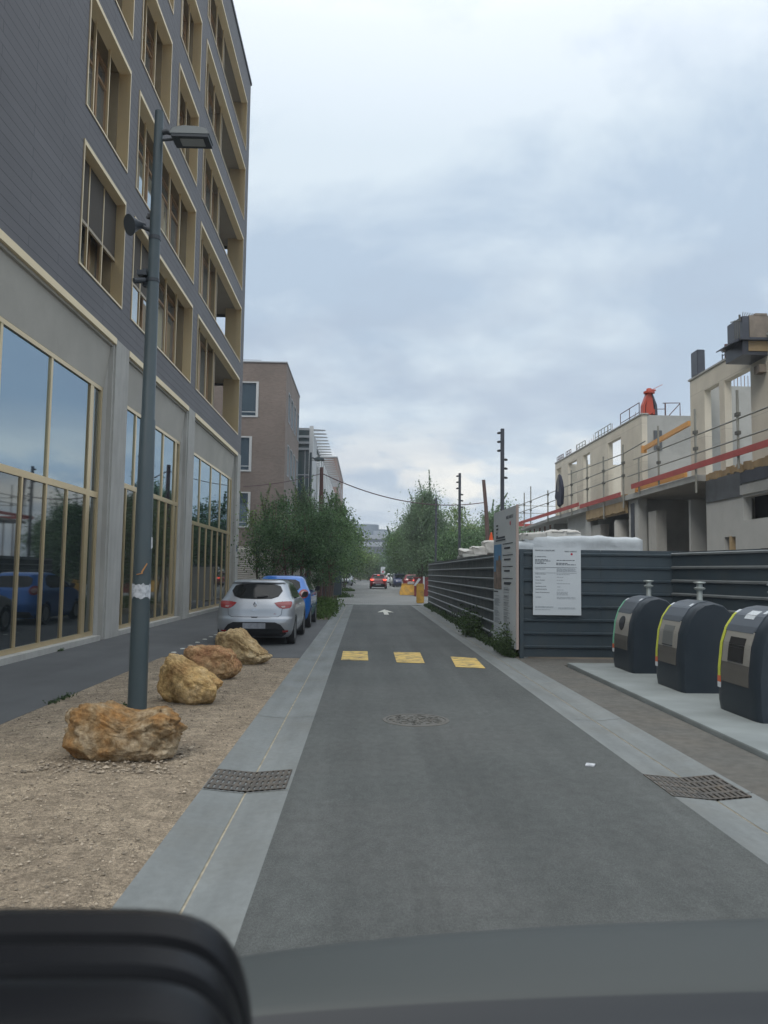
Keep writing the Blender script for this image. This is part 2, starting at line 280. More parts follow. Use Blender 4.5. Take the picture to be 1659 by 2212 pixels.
M['raw'] = brickmat('panelled_concrete', (.53, .49, .41), (.56, .52, .435), (.40, .37, .31), 2.45, 1.55, .008, 'yz', .88, .25, .09, vs=1.2)
M['brick'] = brickmat('brown_brick', (.185, .145, .125), (.225, .178, .155), (.20, .18, .165), .22, .075, .01, 'xyz', .85, .3, .10)
M['brick2'] = brickmat('red_brown_brick', (.23, .155, .13), (.26, .18, .15), (.22, .18, .16), .3, .1, .01, 'xyz', .85, .3, .10)
M['paving'] = brickmat('cobble_paving', (.20, .205, .20), (.225, .23, .222), (.13, .135, .13), .22, .14, .012, 'xy', .85, .3, .12)

# ================================================================ GROUND
g = MB(); g.quad((-3000, -3000, -.10), (3000, -3000, -.10), (3000, 3000, -.10), (-3000, 3000, -.10)); struct('ground', g, M['soil'])
def sheet(name, x0, x1, y0, y1, m, z=0.0, nx=1, ny=1, kind='structure'):
    b = MB(); b.box(x0, x1, y0, y1, -.09, z); return b.build(name, m, kind=kind)
sheet('road', -.55, 2.35, -6, 39.4, M['asphalt'])
def gutter(name, x0, x1):
    b = MB(); xm = (x0 + x1) / 2; dz = -.03
    y = -6.0
    while y < 39.4:
        y1 = min(y + 3.0, 39.4); yy = y1 - .012
        b.quad((x0, y, 0), (xm - .008, y, dz), (xm - .008, yy, dz), (x0, yy, 0)); b.quad((xm + .008, y, dz), (x1, y, 0), (x1, yy, 0), (xm + .008, yy, dz)); y = y1
    b.cur = 1; b.quad((x0, -6, -.006), (xm, -6, dz - .006), (xm, 39.4, dz - .006), (x0, 39.4, -.006)); b.quad((xm, -6, dz - .004), (x1, -6, -.006), (x1, 39.4, -.006), (xm, 39.4, dz - .004))
    return b.build(name, [M['kerb'], M['joint']], kind='structure', fixn=False)
gutter('gutter_strip', -1.21, -.55); gutter('gutter_strip', 2.35, 3.0)
sheet('path', -6.1, -3.82, -6, 41, M['asphalt2'])
sheet('parking_bay', -3.82, -1.21, 14.9, 26.7, M['asphalt2'], .002)
sheet('side_strip', 3.0, 3.66, -6, 15.27, M['asphalt3'])
sheet('side_strip', 3.66, 9.0, 14.2, 15.27, M['asphalt3'], -.003)
sheet('pavement', -3.82, 30, 39.4, 170, M['paving'], -.004)
sheet('threshold_kerb', -3.82, 3.0, 39.402, 39.9, M['kerb'], .006)
# concrete pad under the bins: a real step
b = MB(); b.prism([(3.72, 14.14, -.05), (3.60, -6, -.05), (9, -6, -.05), (9, 14.14, -.05)], (0, 0, .10)); b.build('concrete_pad', M['slab'], bevel=.008, kind='structure')
# gravel bed with relief
def bed(name, x0, x1, y0, y1, m, amp, step, z0=0.0, kind='structure'):
    nx = int((x1 - x0) / step); ny = int((y1 - y0) / step); vs = []; fs = []
    for j in range(ny + 1):
        for i in range(nx + 1):
            x = x0 + (x1 - x0) * i / nx; y = y0 + (y1 - y0) * j / ny
            e = min(1, min(i, nx - i, j, ny - j) / 3)
            z = z0 - .004 + e * (amp * noise.noise(Vector((x * 1.1, y * 1.1, 0))) + amp * .5 * noise.noise(Vector((x * 5, y * 5, 3))) + amp * .6)
            vs.append((x, y, z))
    for j in range(ny):
        for i in range(nx): a = j * (nx + 1) + i; fs.append((a, a + 1, a + nx + 2, a + nx + 1))
    me = bpy.data.meshes.new(name); me.from_pydata(vs, [], fs); me.materials.append(m); me.polygons.foreach_set('use_smooth', [True] * len(fs))
    o = bpy.data.objects.new(name, me); C.objects.link(o); return tag(o, kind=kind)
bed('gravel_bed', -3.82, -1.21, -6, 14.9, M['gravel'], .018, .07)
bed('planting_bed', -3.82, -1.28, 26.7, 39.4, M['soil'], .03, .12, .01)
# loose stones on the gravel
def pebbles(name, n, area, smin, smax, m, seed):
    rg = np.random.RandomState(seed); base = np.array([(1, 0, 0), (-1, 0, 0), (0, 1, 0), (0, -1, 0), (0, 0, 1), (0, 0, -1)], float)
    tri = np.array([(0, 2, 4), (2, 1, 4), (1, 3, 4), (3, 0, 4), (2, 0, 5), (1, 2, 5), (3, 1, 5), (0, 3, 5)])
    V = []; F = []
    for k in range(n):
        x = rg.uniform(area[0], area[1]); y = area[2] + (area[3] - area[2]) * rg.rand() ** 1.5
        s = smin + (smax - smin) * rg.rand() ** 4; a = rg.rand() * 6.28; sc = np.array([1, rg.uniform(.6, 1), rg.uniform(.35, .7)]) * s
        p = base * sc * rg.uniform(.75, 1.2, (6, 1)); c, d = math.cos(a), math.sin(a); q = p.copy(); q[:, 0] = p[:, 0] * c - p[:, 1] * d; q[:, 1] = p[:, 0] * d + p[:, 1] * c
        V.append(q + [x, y, .012 + s * .2]); F.append(tri + 6 * k)
    me = bpy.data.meshes.new(name); me.from_pydata(np.vstack(V).tolist(), [], np.vstack(F).tolist()); me.materials.append(m)
    o = bpy.data.objects.new(name, me); C.objects.link(o); return tag(o, 'pale loose stones scattered over the tan gravel bed', 'gravel', kind='stuff')
pebbles('loose_stones', 14000, (-3.75, -1.26, 2.5, 14.6), .004, .017, M['pebble'], 3)
pebbles('loose_stones', 500, (-2.75, -1.5, 6.4, 7.6), .008, .030, M['pebble'], 9)
# road markings: worn yellow blocks, arrow, manhole, grates
def flat(name, pts, m, z, label, cat, group=None, th=.004, sub=0):
    b = MB(); b.prism([(x, y, z - th) for x, y in pts], (0, 0, th)); return b.build(name, m, label=label, cat=cat, group=group, kind='structure')
flat('yellow_road_mark', [(-.42, 14.62), (.09, 14.58), (.08, 16.25), (-.43, 16.22)], M['yellow'], .008, 'worn yellow block painted on the road, nearest the left gutter, dark patch in its middle', 'road marking', 'yellow road blocks')
flat('yellow_road_mark', [(.61, 14.34), (1.12, 14.23), (1.17, 16.11), (.62, 16.14)], M['yellow'], .008, 'bright yellow painted block in the middle of the lane', 'road marking', 'yellow road blocks')
flat('yellow_road_mark', [(1.63, 13.73), (2.13, 13.57), (2.19, 15.17), (1.72, 15.38)], M['yellow'], .008, 'yellow painted block with a frayed edge beside the right gutter', 'road marking', 'yellow road blocks')
b = MB(); ax, ay = .87, 30.4
b.prism([(ax - .08, ay, .004), (ax + .10, ay, .004), (ax + .10, ay + 2.0, .004), (ax + .36, ay + 1.7, .004), (ax + .02, ay + 4.1, .004), (ax - .32, ay + 1.7, .004), (ax - .08, ay + 2.0, .004)], (0, 0, .004))
b.build('road_arrow', M['white'], label='white straight-ahead arrow painted at the far end of the lane', cat='road marking', kind='structure')
t = thing('manhole_cover', 'round brown cast iron manhole cover set in the road', 'manhole cover', (.6, 8.8, 0))
b = MB(); b.lathe((.6, 8.8, 0), [(.335, -.02), (.335, .006), (.37, .007), (.375, .004), (.375, -.02)], 40); b.build('rim', M['ironlid'], t)
b = MB(); b.lathe((.6, 8.8, 0), [(.325, -.02), (.325, .004)], 40)
rr = random.Random(2)
for k in range(150):
    a = rr.random() * 6.28; r = math.sqrt(rr.random()) * .29; x, y = .6 + r * math.cos(a), 8.8 + r * math.sin(a); b.box(x - .012, x + .012, y - .012, y + .012, .004, .012)
b.build('lid', M['ironlid'], t)
def grate(x0, x1, y0, y1, label):
    t = thing('drain_grate', label, 'drain', ((x0 + x1) / 2, (y0 + y1) / 2, 0), group='cast iron drain grates in the gutters'); xm = (x0 + x1) / 2
    def zz(x): return -.026 * (1 - abs(x - xm) / (xm - x0)) + .006
    b = MB(); b.box(x0 + .01, x1 - .01, y0 + .01, y1 - .01, -.06, -.04); b.build('pit', M['dark'], t)
    b = MB(); n = 14; rows = 4; dx = (x1 - x0) / n; dy = (y1 - y0) / rows
    for i in range(n + 1):
        xa = x0 + i * dx - dx * .29; xb = x0 + i * dx + dx * .29; xa = max(xa, x0); xb = min(xb, x1)
        b.prism([(xa, y0, zz(xa) - .03), (xb, y0, zz(xb) - .03), (xb, y0, zz(xb)), (xa, y0, zz(xa))], (0, y1 - y0, 0))
    for j in range(rows + 1):
        ya = max(y0, y0 + j * dy - .022); yb = min(y1, y0 + j * dy + .022)
        for s in (0, 1):
            p0, p1 = (x0, xm) if s == 0 else (xm, x1)
            b.prism([(p0, ya, zz(p0) - .031), (p1, ya, zz(p1) - .031), (p1, ya, zz(p1) + .001), (p0, ya, zz(p0) + .001)], (0, yb - ya, 0))
    b.build('bars', M['iron'], t)
grate(-1.2, -.58, 6.02, 6.58, 'dark drain grate with slots in the left gutter beside the gravel')
grate(2.34, 2.94, 5.88, 6.5, 'brown drain grate in the right gutter beside the concrete pad')
for k, y in enumerate((15.64, 16.38, 17.1, 17.84, 18.64, 19.36, 20.0)):
    b = MB(); b.lathe((-3.79, y, 0), [(.055, .0), (.05, .012), (.02, .016)], 12); b.build('bay_stud', M['white'], label='small white stud in the dotted line between footpath and parking bay', cat='road stud', group='white studs along the parking bay')
b = MB(); b.prism([(1.93, 6.76, .004), (2.0, 6.74, .004), (2.03, 6.80, .004), (1.96, 6.83, .004)], (0, 0, .012)); b.build('litter_scrap', M['paper'], label='tiny white scrap of litter lying on the road', cat='litter')

# ================================================================ TALL SLATE BUILDING (left)
FX = -6.1
bld = thing('office_building', 'tall slate-clad building with champagne window frames over a glazed concrete ground floor', 'building', (-6.1, 20, 0))
holes = []
rows = [(8.03, 10.76), (11.52, 14.18), (15.03, 17.62), (18.52, 21.12), (22.0, 24.5)]
wins = []
for r, (z0, z1) in enumerate(rows):
    wins.append((15.84, 18.68, z0, z1, 'A', r))
    if r < 2: wins.append((19.42, 26.15, z0, z1, 'B', r))
    else: wins.append((19.42, 22.36, z0, z1, 'A', r)); wins.append((23.3, 26.12, z0, z1, 'A', r))
    wins.append((27.0, 36.1, z0, z1, 'D', r))
for (y0, y1, z0, z1, k, r) in wins: holes.append((y0, y1, z0, z1))
ys = sorted({3.0, 37.1, *[h[0] for h in holes], *[h[1] for h in holes]}); zs = sorted({7.2, 26.0, *[h[2] for h in holes], *[h[3] for h in holes]})
b = MB()
for i in range(len(ys) - 1):
    for j in range(len(zs) - 1):
        yc = (ys[i] + ys[i + 1]) / 2; zc = (zs[j] + zs[j + 1]) / 2
        if any(h[0] < yc < h[1] and h[2] < zc < h[3] for h in holes): continue
        b.quad((FX, ys[i], zs[j]), (FX, ys[i + 1], zs[j]), (FX, ys[i + 1], zs[j + 1]), (FX, ys[i], zs[j + 1]))
# end wall with balcony openings, roof, back
ez = [(r[0], r[1]) for r in rows]
zz = sorted({7.2, 26.0, *[a + .35 for a, _ in ez], *[c - .15 for _, c in ez]}); xs = [-20, -7.75, -6.85, FX]
for i in range(3):
    for j in range(len(zz) - 1):
        zc = (zz[j] + zz[j + 1]) / 2
        if i == 1 and any(a + .35 < zc < c - .15 for a, c in ez): continue
        b.quad((xs[i], 37.1, zz[j]), (xs[i], 37.1, zz[j + 1]), (xs[i + 1], 37.1, zz[j + 1]), (xs[i + 1], 37.1, zz[j]))
b.quad((-20, 3, 7.2), (-6.1, 3, 7.2), (-6.1, 3, 26), (-20, 3, 26)); b.quad((-20, 3, 0), (-20, 3, 26), (-20, 37.1, 26), (-20, 37.1, 0)); b.quad((-20, 3, 25.7), (FX, 3, 25.7), (FX, 37.1, 25.7), (-20, 37.1, 25.7))
b.build('cladding_wall', M['clad'], bld, fixn=False)
b = MB(); b.box(FX - .3, FX + .05, 3, 37.15, 26.0, 26.14); b.box(-20, FX - .3, 36.85, 37.15, 26.0, 26.14); b.build('roof_coping', M['postdk'], bld)
def ring(b, x0, x1, y0, y1, z0, z1, t, tb=None):
    tb = t if tb is None else tb
    b.box(x0, x1, y0, y1, z1 - t, z1); b.box(x0, x1, y0, y1, z0, z0 + tb); b.box(x0, x1, y0, y0 + t, z0 + tb, z1 - t); b.box(x0, x1, y1 - t, y1, z0 + tb, z1 - t)
for (y0, y1, z0, z1, k, r) in wins:
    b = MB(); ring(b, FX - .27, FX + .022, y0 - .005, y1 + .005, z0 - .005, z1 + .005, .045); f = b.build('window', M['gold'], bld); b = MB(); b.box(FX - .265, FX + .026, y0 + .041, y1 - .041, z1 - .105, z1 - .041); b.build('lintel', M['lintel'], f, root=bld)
    xi = FX - .62
    if k != 'D':
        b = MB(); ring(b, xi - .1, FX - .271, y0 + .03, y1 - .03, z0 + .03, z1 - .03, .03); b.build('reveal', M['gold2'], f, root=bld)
        n = 3 if k == 'A' else 5; w_ = (y1 - y0) / n
        for q in range(1, n): 
            b = MB(); yq = y0 + q * w_; b.box(FX - .24, FX - .19, yq - .025, yq + .025, z0 + .04, z1 - .04); b.build('post', M['gold'], f, root=bld)
        b = MB(); ring(b, xi, xi + .09, y0 + .06, y1 - .06, z0 + .06, z1 - .06, .07)
        segs = n
        for q in range(1, segs):
            yq = y0 + q * w_ + .12; b.box(xi, xi + .09, yq - .045, yq + .045, z0 + .13, z1 - .13)
        b.box(xi + .002, xi + .07, y0 + .13, y1 - .13, z1 - .62, z1 - .55)
        b.build('window_frame', M['wood'], f, root=bld)
        b = MB(); b.box(xi - .02, xi + .02, y0 + .061, y1 - .061, z0 + .061, z1 - .061); b.build('pane', M['glassup'], f, root=bld)
        for q in range(n):
            b = MB()
            if (q + r) % 2 == 0: b.box(xi + .03, xi + .045, y0 + q * w_ + .22, y0 + q * w_ + .22 + w_ * .42, z0 + .14, z1 - .55 - .35 * ((q * 7 + r * 3) % 3))
            if b.v: b.build('inner_panel', M['gold2'], f, root=bld)
        if r == 0:
            b = MB()
            for q in range(n if k == 'A' else 2):
                b.box(FX - .215, FX - .205, y0 + q * w_ + .04, y0 + (q + 1) * w_ - .03, z0 + 1.25, z1 - .05)
            b.build('blind', M['blind'], f, root=bld)
            b = MB()
            for q in range(n if k == 'A' else 2): b.box(FX - .235, FX - .185, y0 + q * w_ + .04, y0 + (q + 1) * w_ - .03, z0 + 1.18, z0 + 1.25)
            b.build('blind_bar', M['blindbar'], f, root=bld)
    else:
        ym = 31.6
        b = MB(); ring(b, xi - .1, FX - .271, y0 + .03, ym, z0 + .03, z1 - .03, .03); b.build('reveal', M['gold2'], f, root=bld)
        b = MB(); ring(b, xi, xi + .09, y0 + .06, ym - .03, z0 + .06, z1 - .06, .07)
        for q in (28.5, 30.0): b.box(xi, xi + .09, q - .06, q + .06, z0 + .13, z1 - .13)
        b.build('window_frame', M['wood'], f, root=bld)
        b = MB(); b.box(xi - .02, xi + .02, y0 + .061, ym - .031, z0 + .061, z1 - .061); b.build('pane', M['glassup'], f, root=bld)
        for q in (28.3, 29.6, 31.0):
            b = MB(); b.box(FX - .24, FX - .19, q - .025, q + .025, z0 + .04, z1 - .04); b.build('post', M['gold'], f, root=bld)
        # open loggia
        b = MB(); b.box(-8.05, FX - .272, ym, 36.98, z1 - .045, z1 + .02); b.box(-8.05, FX - .272, ym, 36.98, z0 - .1, z0 + .02); b.build('loggia_slab', M['soffit'], f, root=bld)
        b = MB(); b.box(-8.1, -8.0, ym, 36.98, z0, z1); b.box(-8.0, FX - .272, ym - .001, ym + .06, z0, z1); b.build('loggia_wall', M['gold2'], f, root=bld)
        b = MB(); b.box(-6.84, FX - .001, 36.09, 37.05, z0 + .021, z1 - .046); b.build('loggia_pier', M['gold'], f, root=bld)
        b = MB(); b.box(-7.8, -7.7, 36.9, 37.0, z0 + .3, z1 - .1); b.box(-6.95, -6.841, 36.9, 37.0, z0 + .3, z1 - .1); b.build('opening_frame', M['gold'], f, root=bld)
        b = MB(); b.box(-7.98, -7.92, ym + .1, 36.6, z0 + .1, z1 - .2); b.build('pane', M['glassup'], f, root=bld)
# ground floor: piers, splayed headers, glazing
GX = -6.32
for (y0, y1) in ((9.9, 10.9), (18.4, 19.4), (26.1, 27.04), (36.22, 37.1)):
    b = MB(); b.prism([(FX + .02, y0, 0), (FX + .02, y1, 0), (GX - .3, y1 - .02, 0), (GX - .3, y0 - .42, 0), (FX - .13, y0 - .10, 0), (FX - .02, y0 - .09, 0), (FX - .02, y0, 0)], (0, 0, 7.195))
    b.build('concrete_pier', M['conc'], bld)
bays = ((3.0, 9.8, 3.3), (10.92, 18.12, 3.3), (19.42, 25.78, 3.75), (27.06, 35.9, 3.3))
for bi, (y0, y1, zt) in enumerate(bays):
    b = MB(); b.prism([(GX - .25, y0, 5.92), (GX + .03, y0, 5.94), (FX - .10, y0, 6.92), (FX - .10, y0, 6.98), (FX - .04, y0, 6.99), (FX - .04, y0, 7.05), (GX - .25, y0, 7.05)], (0, y1 + (.0 if bi == 3 else .28) - y0, 0)); b.build('concrete_header', M['conc2'], bld)
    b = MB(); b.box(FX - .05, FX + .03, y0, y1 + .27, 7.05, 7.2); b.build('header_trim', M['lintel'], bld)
    fr = MB(); ring(fr, GX - .05, GX + .05, y0, y1, .12, 5.92, .09)
    ph = 17.35 if bi == 1 else y1 - .62
    fr.box(GX - .045, GX + .045, y0 + .09, y1 - .09, zt, zt + .13)
    fr.box(GX - .047, GX + .047, ph, ph + .09, .21, 5.83); fr.box(GX - .02, GX + .044, ph + .09, ph + .22, .21, 5.83)
    nup = {0: 3, 1: 3, 2: 4, 3: 4}[bi]; ups = [y0 + (ph - y0) * q / nup for q in range(1, nup)]
    for q in ups: fr.box(GX - .043, GX + .043, q - .045, q + .045, zt + .13, 5.83)
    nl = {0: 6, 1: 6, 2: 7, 3: 7}[bi]
    for q in range(1, nl): yq = y0 + (ph - y0) * q / nl; fr.box(GX - .043, GX + .043, yq - .032, yq + .032, .21, zt)
    f = fr.build('shopfront', M['gold'], bld)
    for q in range(len(ups) + 1):
        a = ([y0] + ups)[q]; c = (ups + [ph])[q]; b = MB(); b.box(GX - .01, GX + .01, a + .05, c - .05, zt + .131, 5.829); b.build('upper_pane', M['glass'], f, root=bld)
    for q in range(nl):
        a = y0 + (ph - y0) * q / nl; c = y0 + (ph - y0) * (q + 1) / nl; b = MB(); b.box(GX - .01, GX + .01, a + .035, c - .035, .211, zt - .001); b.build('lower_pane', M['glass2'] if bi == 2 else M['glasslow'], f, root=bld)
    b = MB(); b.box(GX - .01, GX + .01, ph + .22, y1 - .091, .211, zt - .001); b.box(GX - .01, GX + .01, ph + .22, y1 - .091, zt + .131, 5.829); b.build('side_pane', M['glass2'], f, root=bld)
    b = MB(); b.box(GX - .2, FX + .015, y0 - .0, y1 + .0, -.05, .115); b.build('plinth', M['conc'], bld)
b = MB(); b.box(-20, -6.7, 3, 37.0, -.05, 7.19); b.build('inner_core', M['dark'], bld)
b = MB(); b.box(-20, -6.13, 36.95, 37.08, 0, 7.04); b.build('end_wall_base', M['conc2'], bld)
b = MB(); b.box(FX + .021, FX + .03, 36.5, 36.75, 2.55, 2.85); b.build('number_plate', mat('enamel_blue', (.03, .05, .25), .4), bld)

# ================================================================ HOARDING (corrugated site fence)
def corrug(b, p0, p1, z0, z1, outward, pitch=.262, ph=.0, lip=True):
    """horizontal-ribbed sheet from p0 to p1 (xy), profile in z, outward = unit xy; material 1 = rib faces, lit tone in the colour"""
    p0 = Vector((*p0, 0)); p1 = Vector((*p1, 0)); o = Vector((*outward, 0)); prof = []
    z = z0
    prof.append((z0, 0.0, 0))
    k = 0
    zz = z0 + ph
    while zz < z1 - .05:
        prof += [(zz, 0.0, 0), (zz + .018, .035, 0), (zz + .05, .038, 1), (zz + .068, .0, 1)]; zz += pitch  # rib faces in a lighter tone: light on the ridges put into the colour
    prof.append((z1, 0.0, 0))
    for i in range(len(prof) - 1):
        a, c = prof[i], prof[i + 1]; b.cur = c[2] if lip else 0
        A = p0 + o * a[1]; B = p1 + o * a[1]; Cc = p1 + o * c[1]; D = p0 + o * c[1]
        b.quad((A.x, A.y, a[0]), (B.x, B.y, a[0]), (Cc.x, Cc.y, c[0]), (D.x, D.y, c[0]))
    b.cur = 0
    return b
hd = thing('site_hoarding', 'weathered grey ribbed metal hoarding running along the right gutter', 'fence', (3.1, 27, 0))
y = 15.3; k = 0; jr = random.Random(4)
while y < 39.6:
    y1 = min(y + 2.43, 39.7); b = MB(); dx = (y - 15.3) * .006; corrug(b, (3.12 + dx, y), (3.12 + dx + .012 * jr.random(), y1 - .01), .02, 2.14 + .03 * jr.random(), (-1, 0), ph=.16)
    b.cur = 0; b.box(3.13 + dx, 3.15 + dx, y, y1, .02, 2.12); b.build('ribbed_panel', [M['fenceold'], M['fencelit']], hd, fixn=False)
    b = MB(); b.box(3.17 + dx, 3.25 + dx, y + .02, y + .10, 0, 2.1); b.build('post', M['rawgrey'], hd); y = y1
hf = thing('site_hoarding', 'clean dark blue-grey ribbed hoarding facing the road behind the notice board', 'fence', (4.6, 15.3, 0))
for (x0, x1) in ((3.15, 4.7), (4.705, 6.3)):
    b = MB(); corrug(b, (x0, 15.3), (x1, 15.3), .03, 2.15, (0, -1), ph=.16); b.box(x0, x1, 15.31, 15.33, .03, 2.13); b.build('ribbed_panel', [M['fence'], M['fence']], hf, fixn=False)
b = MB(); b.box(3.07, 3.15, 15.24, 15.31, 0, 2.15); b.build('corner_post', M['fence'], hf)
hg = thing('site_hoarding', 'dark ribbed hoarding panels standing behind the row of bins, cut by the right frame edge', 'fence', (6.7, 12, 0))
pts = [(6.12, 15.22), (6.67, 12.65), (7.2, 10.2), (7.75, 7.7)]
for a, c in zip(pts[:-1], pts[1:]):
    d = (Vector(c) - Vector(a)).normalized(); b = MB(); corrug(b, a, c, .05, 2.13, (-d.y * -1 * -1, d.x * -1) if False else (d.y, -d.x), ph=.16)
    b.build('ribbed_panel', [M['fence'], M['fencelit']], hg, fixn=False)
    b = MB(); b.box(a[0] + .05, a[0] + .12, a[1] - .1, a[1] - .02, 0, 2.1); b.build('post', M['rawgrey'], hg)

# ---- notice board on the facing hoarding
nb = thing('permit_board', 'white building permit notice hung on the dark hoarding facing the road', 'notice board', (3.8, 15.23, .85))
b = MB(); b.box(3.33, 4.285, 15.215, 15.24, .855, 2.19); b.build('panel', M['board'], nb)
rx = (math.pi / 2, 0, 0)
def tline(txt, x, z, s, m, nm='lettering'): text_mesh(txt, s, (x, 15.2125, z), rx, m, nm, nb)
tline('PERMIS DE CONSTRUIRE', 3.37, 2.115, .036, M['ink']); tline('PARIS HABITAT', 3.96, 2.10, .036, M['ink'])
b = MB(); b.lathe((4.10, 15.212, 2.06), [(.022, -.002), (.022, .002)], 16, axis='y'); b.build('red_emblem', M['reddot'], nb)
tr = random.Random(11)
def dashes(b, x, z, wid, h, y=15.212):
    X = x
    while X < x + wid: 
        q = min(tr.uniform(.02, .07), x + wid - X); b.box(X, X + q, y, y + .002, z - h / 2, z + h / 2); X += q + .009
tline('01 PERMIS INITIAL', 3.37, 1.995, .028, M['ink'])
b = MB()
for z, x, wd in ((1.945, 3.37, .25), (1.92, 3.37, .31), (1.895, 3.37, .17), (1.868, 3.37, .22), (1.935, 3.80, .36), (1.878, 3.79, .23), (1.85, 3.79, .39)): dashes(b, x, z, wd, .012)
b.box(3.36, 4.2, 15.212, 15.214, 1.79, 1.796); b.box(3.36, 4.2, 15.212, 15.214, 1.682, 1.686)
b.build('lettering', M['ink'], nb)
for i, (tx, z) in enumerate((('Nature des travaux', 1.755), ('Surface de plancher', 1.655), ('Superficie', 1.595), ('Hauteur du projet', 1.535), ('Demolition', 1.475), ('Superficie du terrain', 1.41), ('Superficie du plancher', 1.355), ('Hauteur de la construction', 1.29), ('Architecte', 1.20))): tline(tx, 3.375, z, .026, M['ink'])
b = MB()
for z, x, wd in ((1.77, 3.80, .36), (1.752, 3.80, .38), (1.734, 3.80, .36), (1.716, 3.80, .4), (1.655, 3.80, .26), (1.60, 3.80, .13), (1.54, 3.80, .12), (1.475, 3.80, .27), (1.41, 3.81, .07), (1.35, 3.81, .12), (1.305, 3.80, .22), (1.28, 3.80, .22), (1.255, 3.80, .22), (1.205, 3.80, .37), (1.18, 3.80, .38), (1.02, 3.37, .36), (1.0, 3.37, .36), (1.0, 3.83, .34), (.98, 3.83, .34), (.96, 3.37, .3)): dashes(b, x, z, wd, .009)
b.build('small_print', M['ink2'], nb)
# ---- tall project board along the corner
pb = thing('project_board', 'tall white project board with a blue picture at the corner of the hoarding', 'notice board', (2.98, 16.3, 0))
b = MB(); b.prism([(3.005, 15.27, .17), (2.93, 17.5, .17), (2.93, 17.5, 3.03), (3.005, 15.27, 3.03)], (.035, 0, 0)); b.build('panel', M['board'], pb)
b = MB(); b.prism([(3.0, 15.235, .17), (3.05, 15.235, .17), (3.05, 15.268, .17), (3.0, 15.268, .17)], (0, 0, 2.87)); b.build('edge_batten', M['boardedge'], pb)
dv = Vector((3.005 - 2.93, 15.27 - 17.5, 0)).normalized()
def pbx(s): return Vector((2.93, 17.5, 0)) + dv * s
def pq(b, s0, s1, z0, z1, o=.003): 
    A = pbx(s0); B = pbx(s1); b.prism([(A.x - o, A.y, z0), (B.x - o, B.y, z0), (B.x - o, B.y, z1), (A.x - o, A.y, z1)], (-.002, 0, 0))
b = MB(); pq(b, .06, .86, 1.70, 2.30); b.build('picture_sky', M['bsky'], pb)
b = MB(); pq(b, .06, .86, 1.32, 1.70, .004); pq(b, .3, .86, 1.70, 1.95, .0055); pq(b, .55, .75, 1.95, 2.05, .0055); b.build('picture_building', M['bbld'], pb)
rt = (math.pi / 2, 0, math.atan2(dv.y, dv.x))
def pt(txt, s, z, size, m): p = pbx(s); text_mesh(txt, size, (p.x - .007, p.y, z), rt, m, 'lettering', pb)
pt('PARIS HABITAT', 1.32, 2.80, .10, M['ink'])
p = pbx(1.72); b = MB(); b.lathe((p.x - .006, p.y, 2.70), [(.045, -.002), (.045, .002)], 16, axis='x'); b.build('red_emblem', M['reddot'], pb)
b = MB()
for z in (2.70, 2.62, 2.54, 2.46): pq(b, .30, .42 + .1 * tr.random(), z, z + .035)
pq(b, .25, 1.25, 2.37, 2.40); pq(b, .30, 1.2, 2.42, 2.46)
for z in (2.28, 2.04, 1.80, 1.55): pq(b, .98, 1.95, z, z + .018); pq(b, 1.12, 1.12 + .62 * tr.uniform(.8, 1.1), z - .10, z - .065)
pq(b, 1.1, 1.7, 1.43, 1.46); pq(b, .06, .5, 1.25, 1.275); b.build('lettering', M['ink'], pb)
b = MB()
for k in range(46):
    z = 1.36 - k * .0235
    if tr.random() < .8: pq(b, 1.08, 1.08 + tr.uniform(.3, .6), z, z + .009)
    if k > 6 and tr.random() < .7: pq(b, .12, .12 + tr.uniform(.3, .65), z, z + .009)
    if k % 6 == 2: pq(b, 1.12, 1.12 + tr.uniform(.12, .4), z, z + .02)
b.build('small_print', M['ink2'], pb)

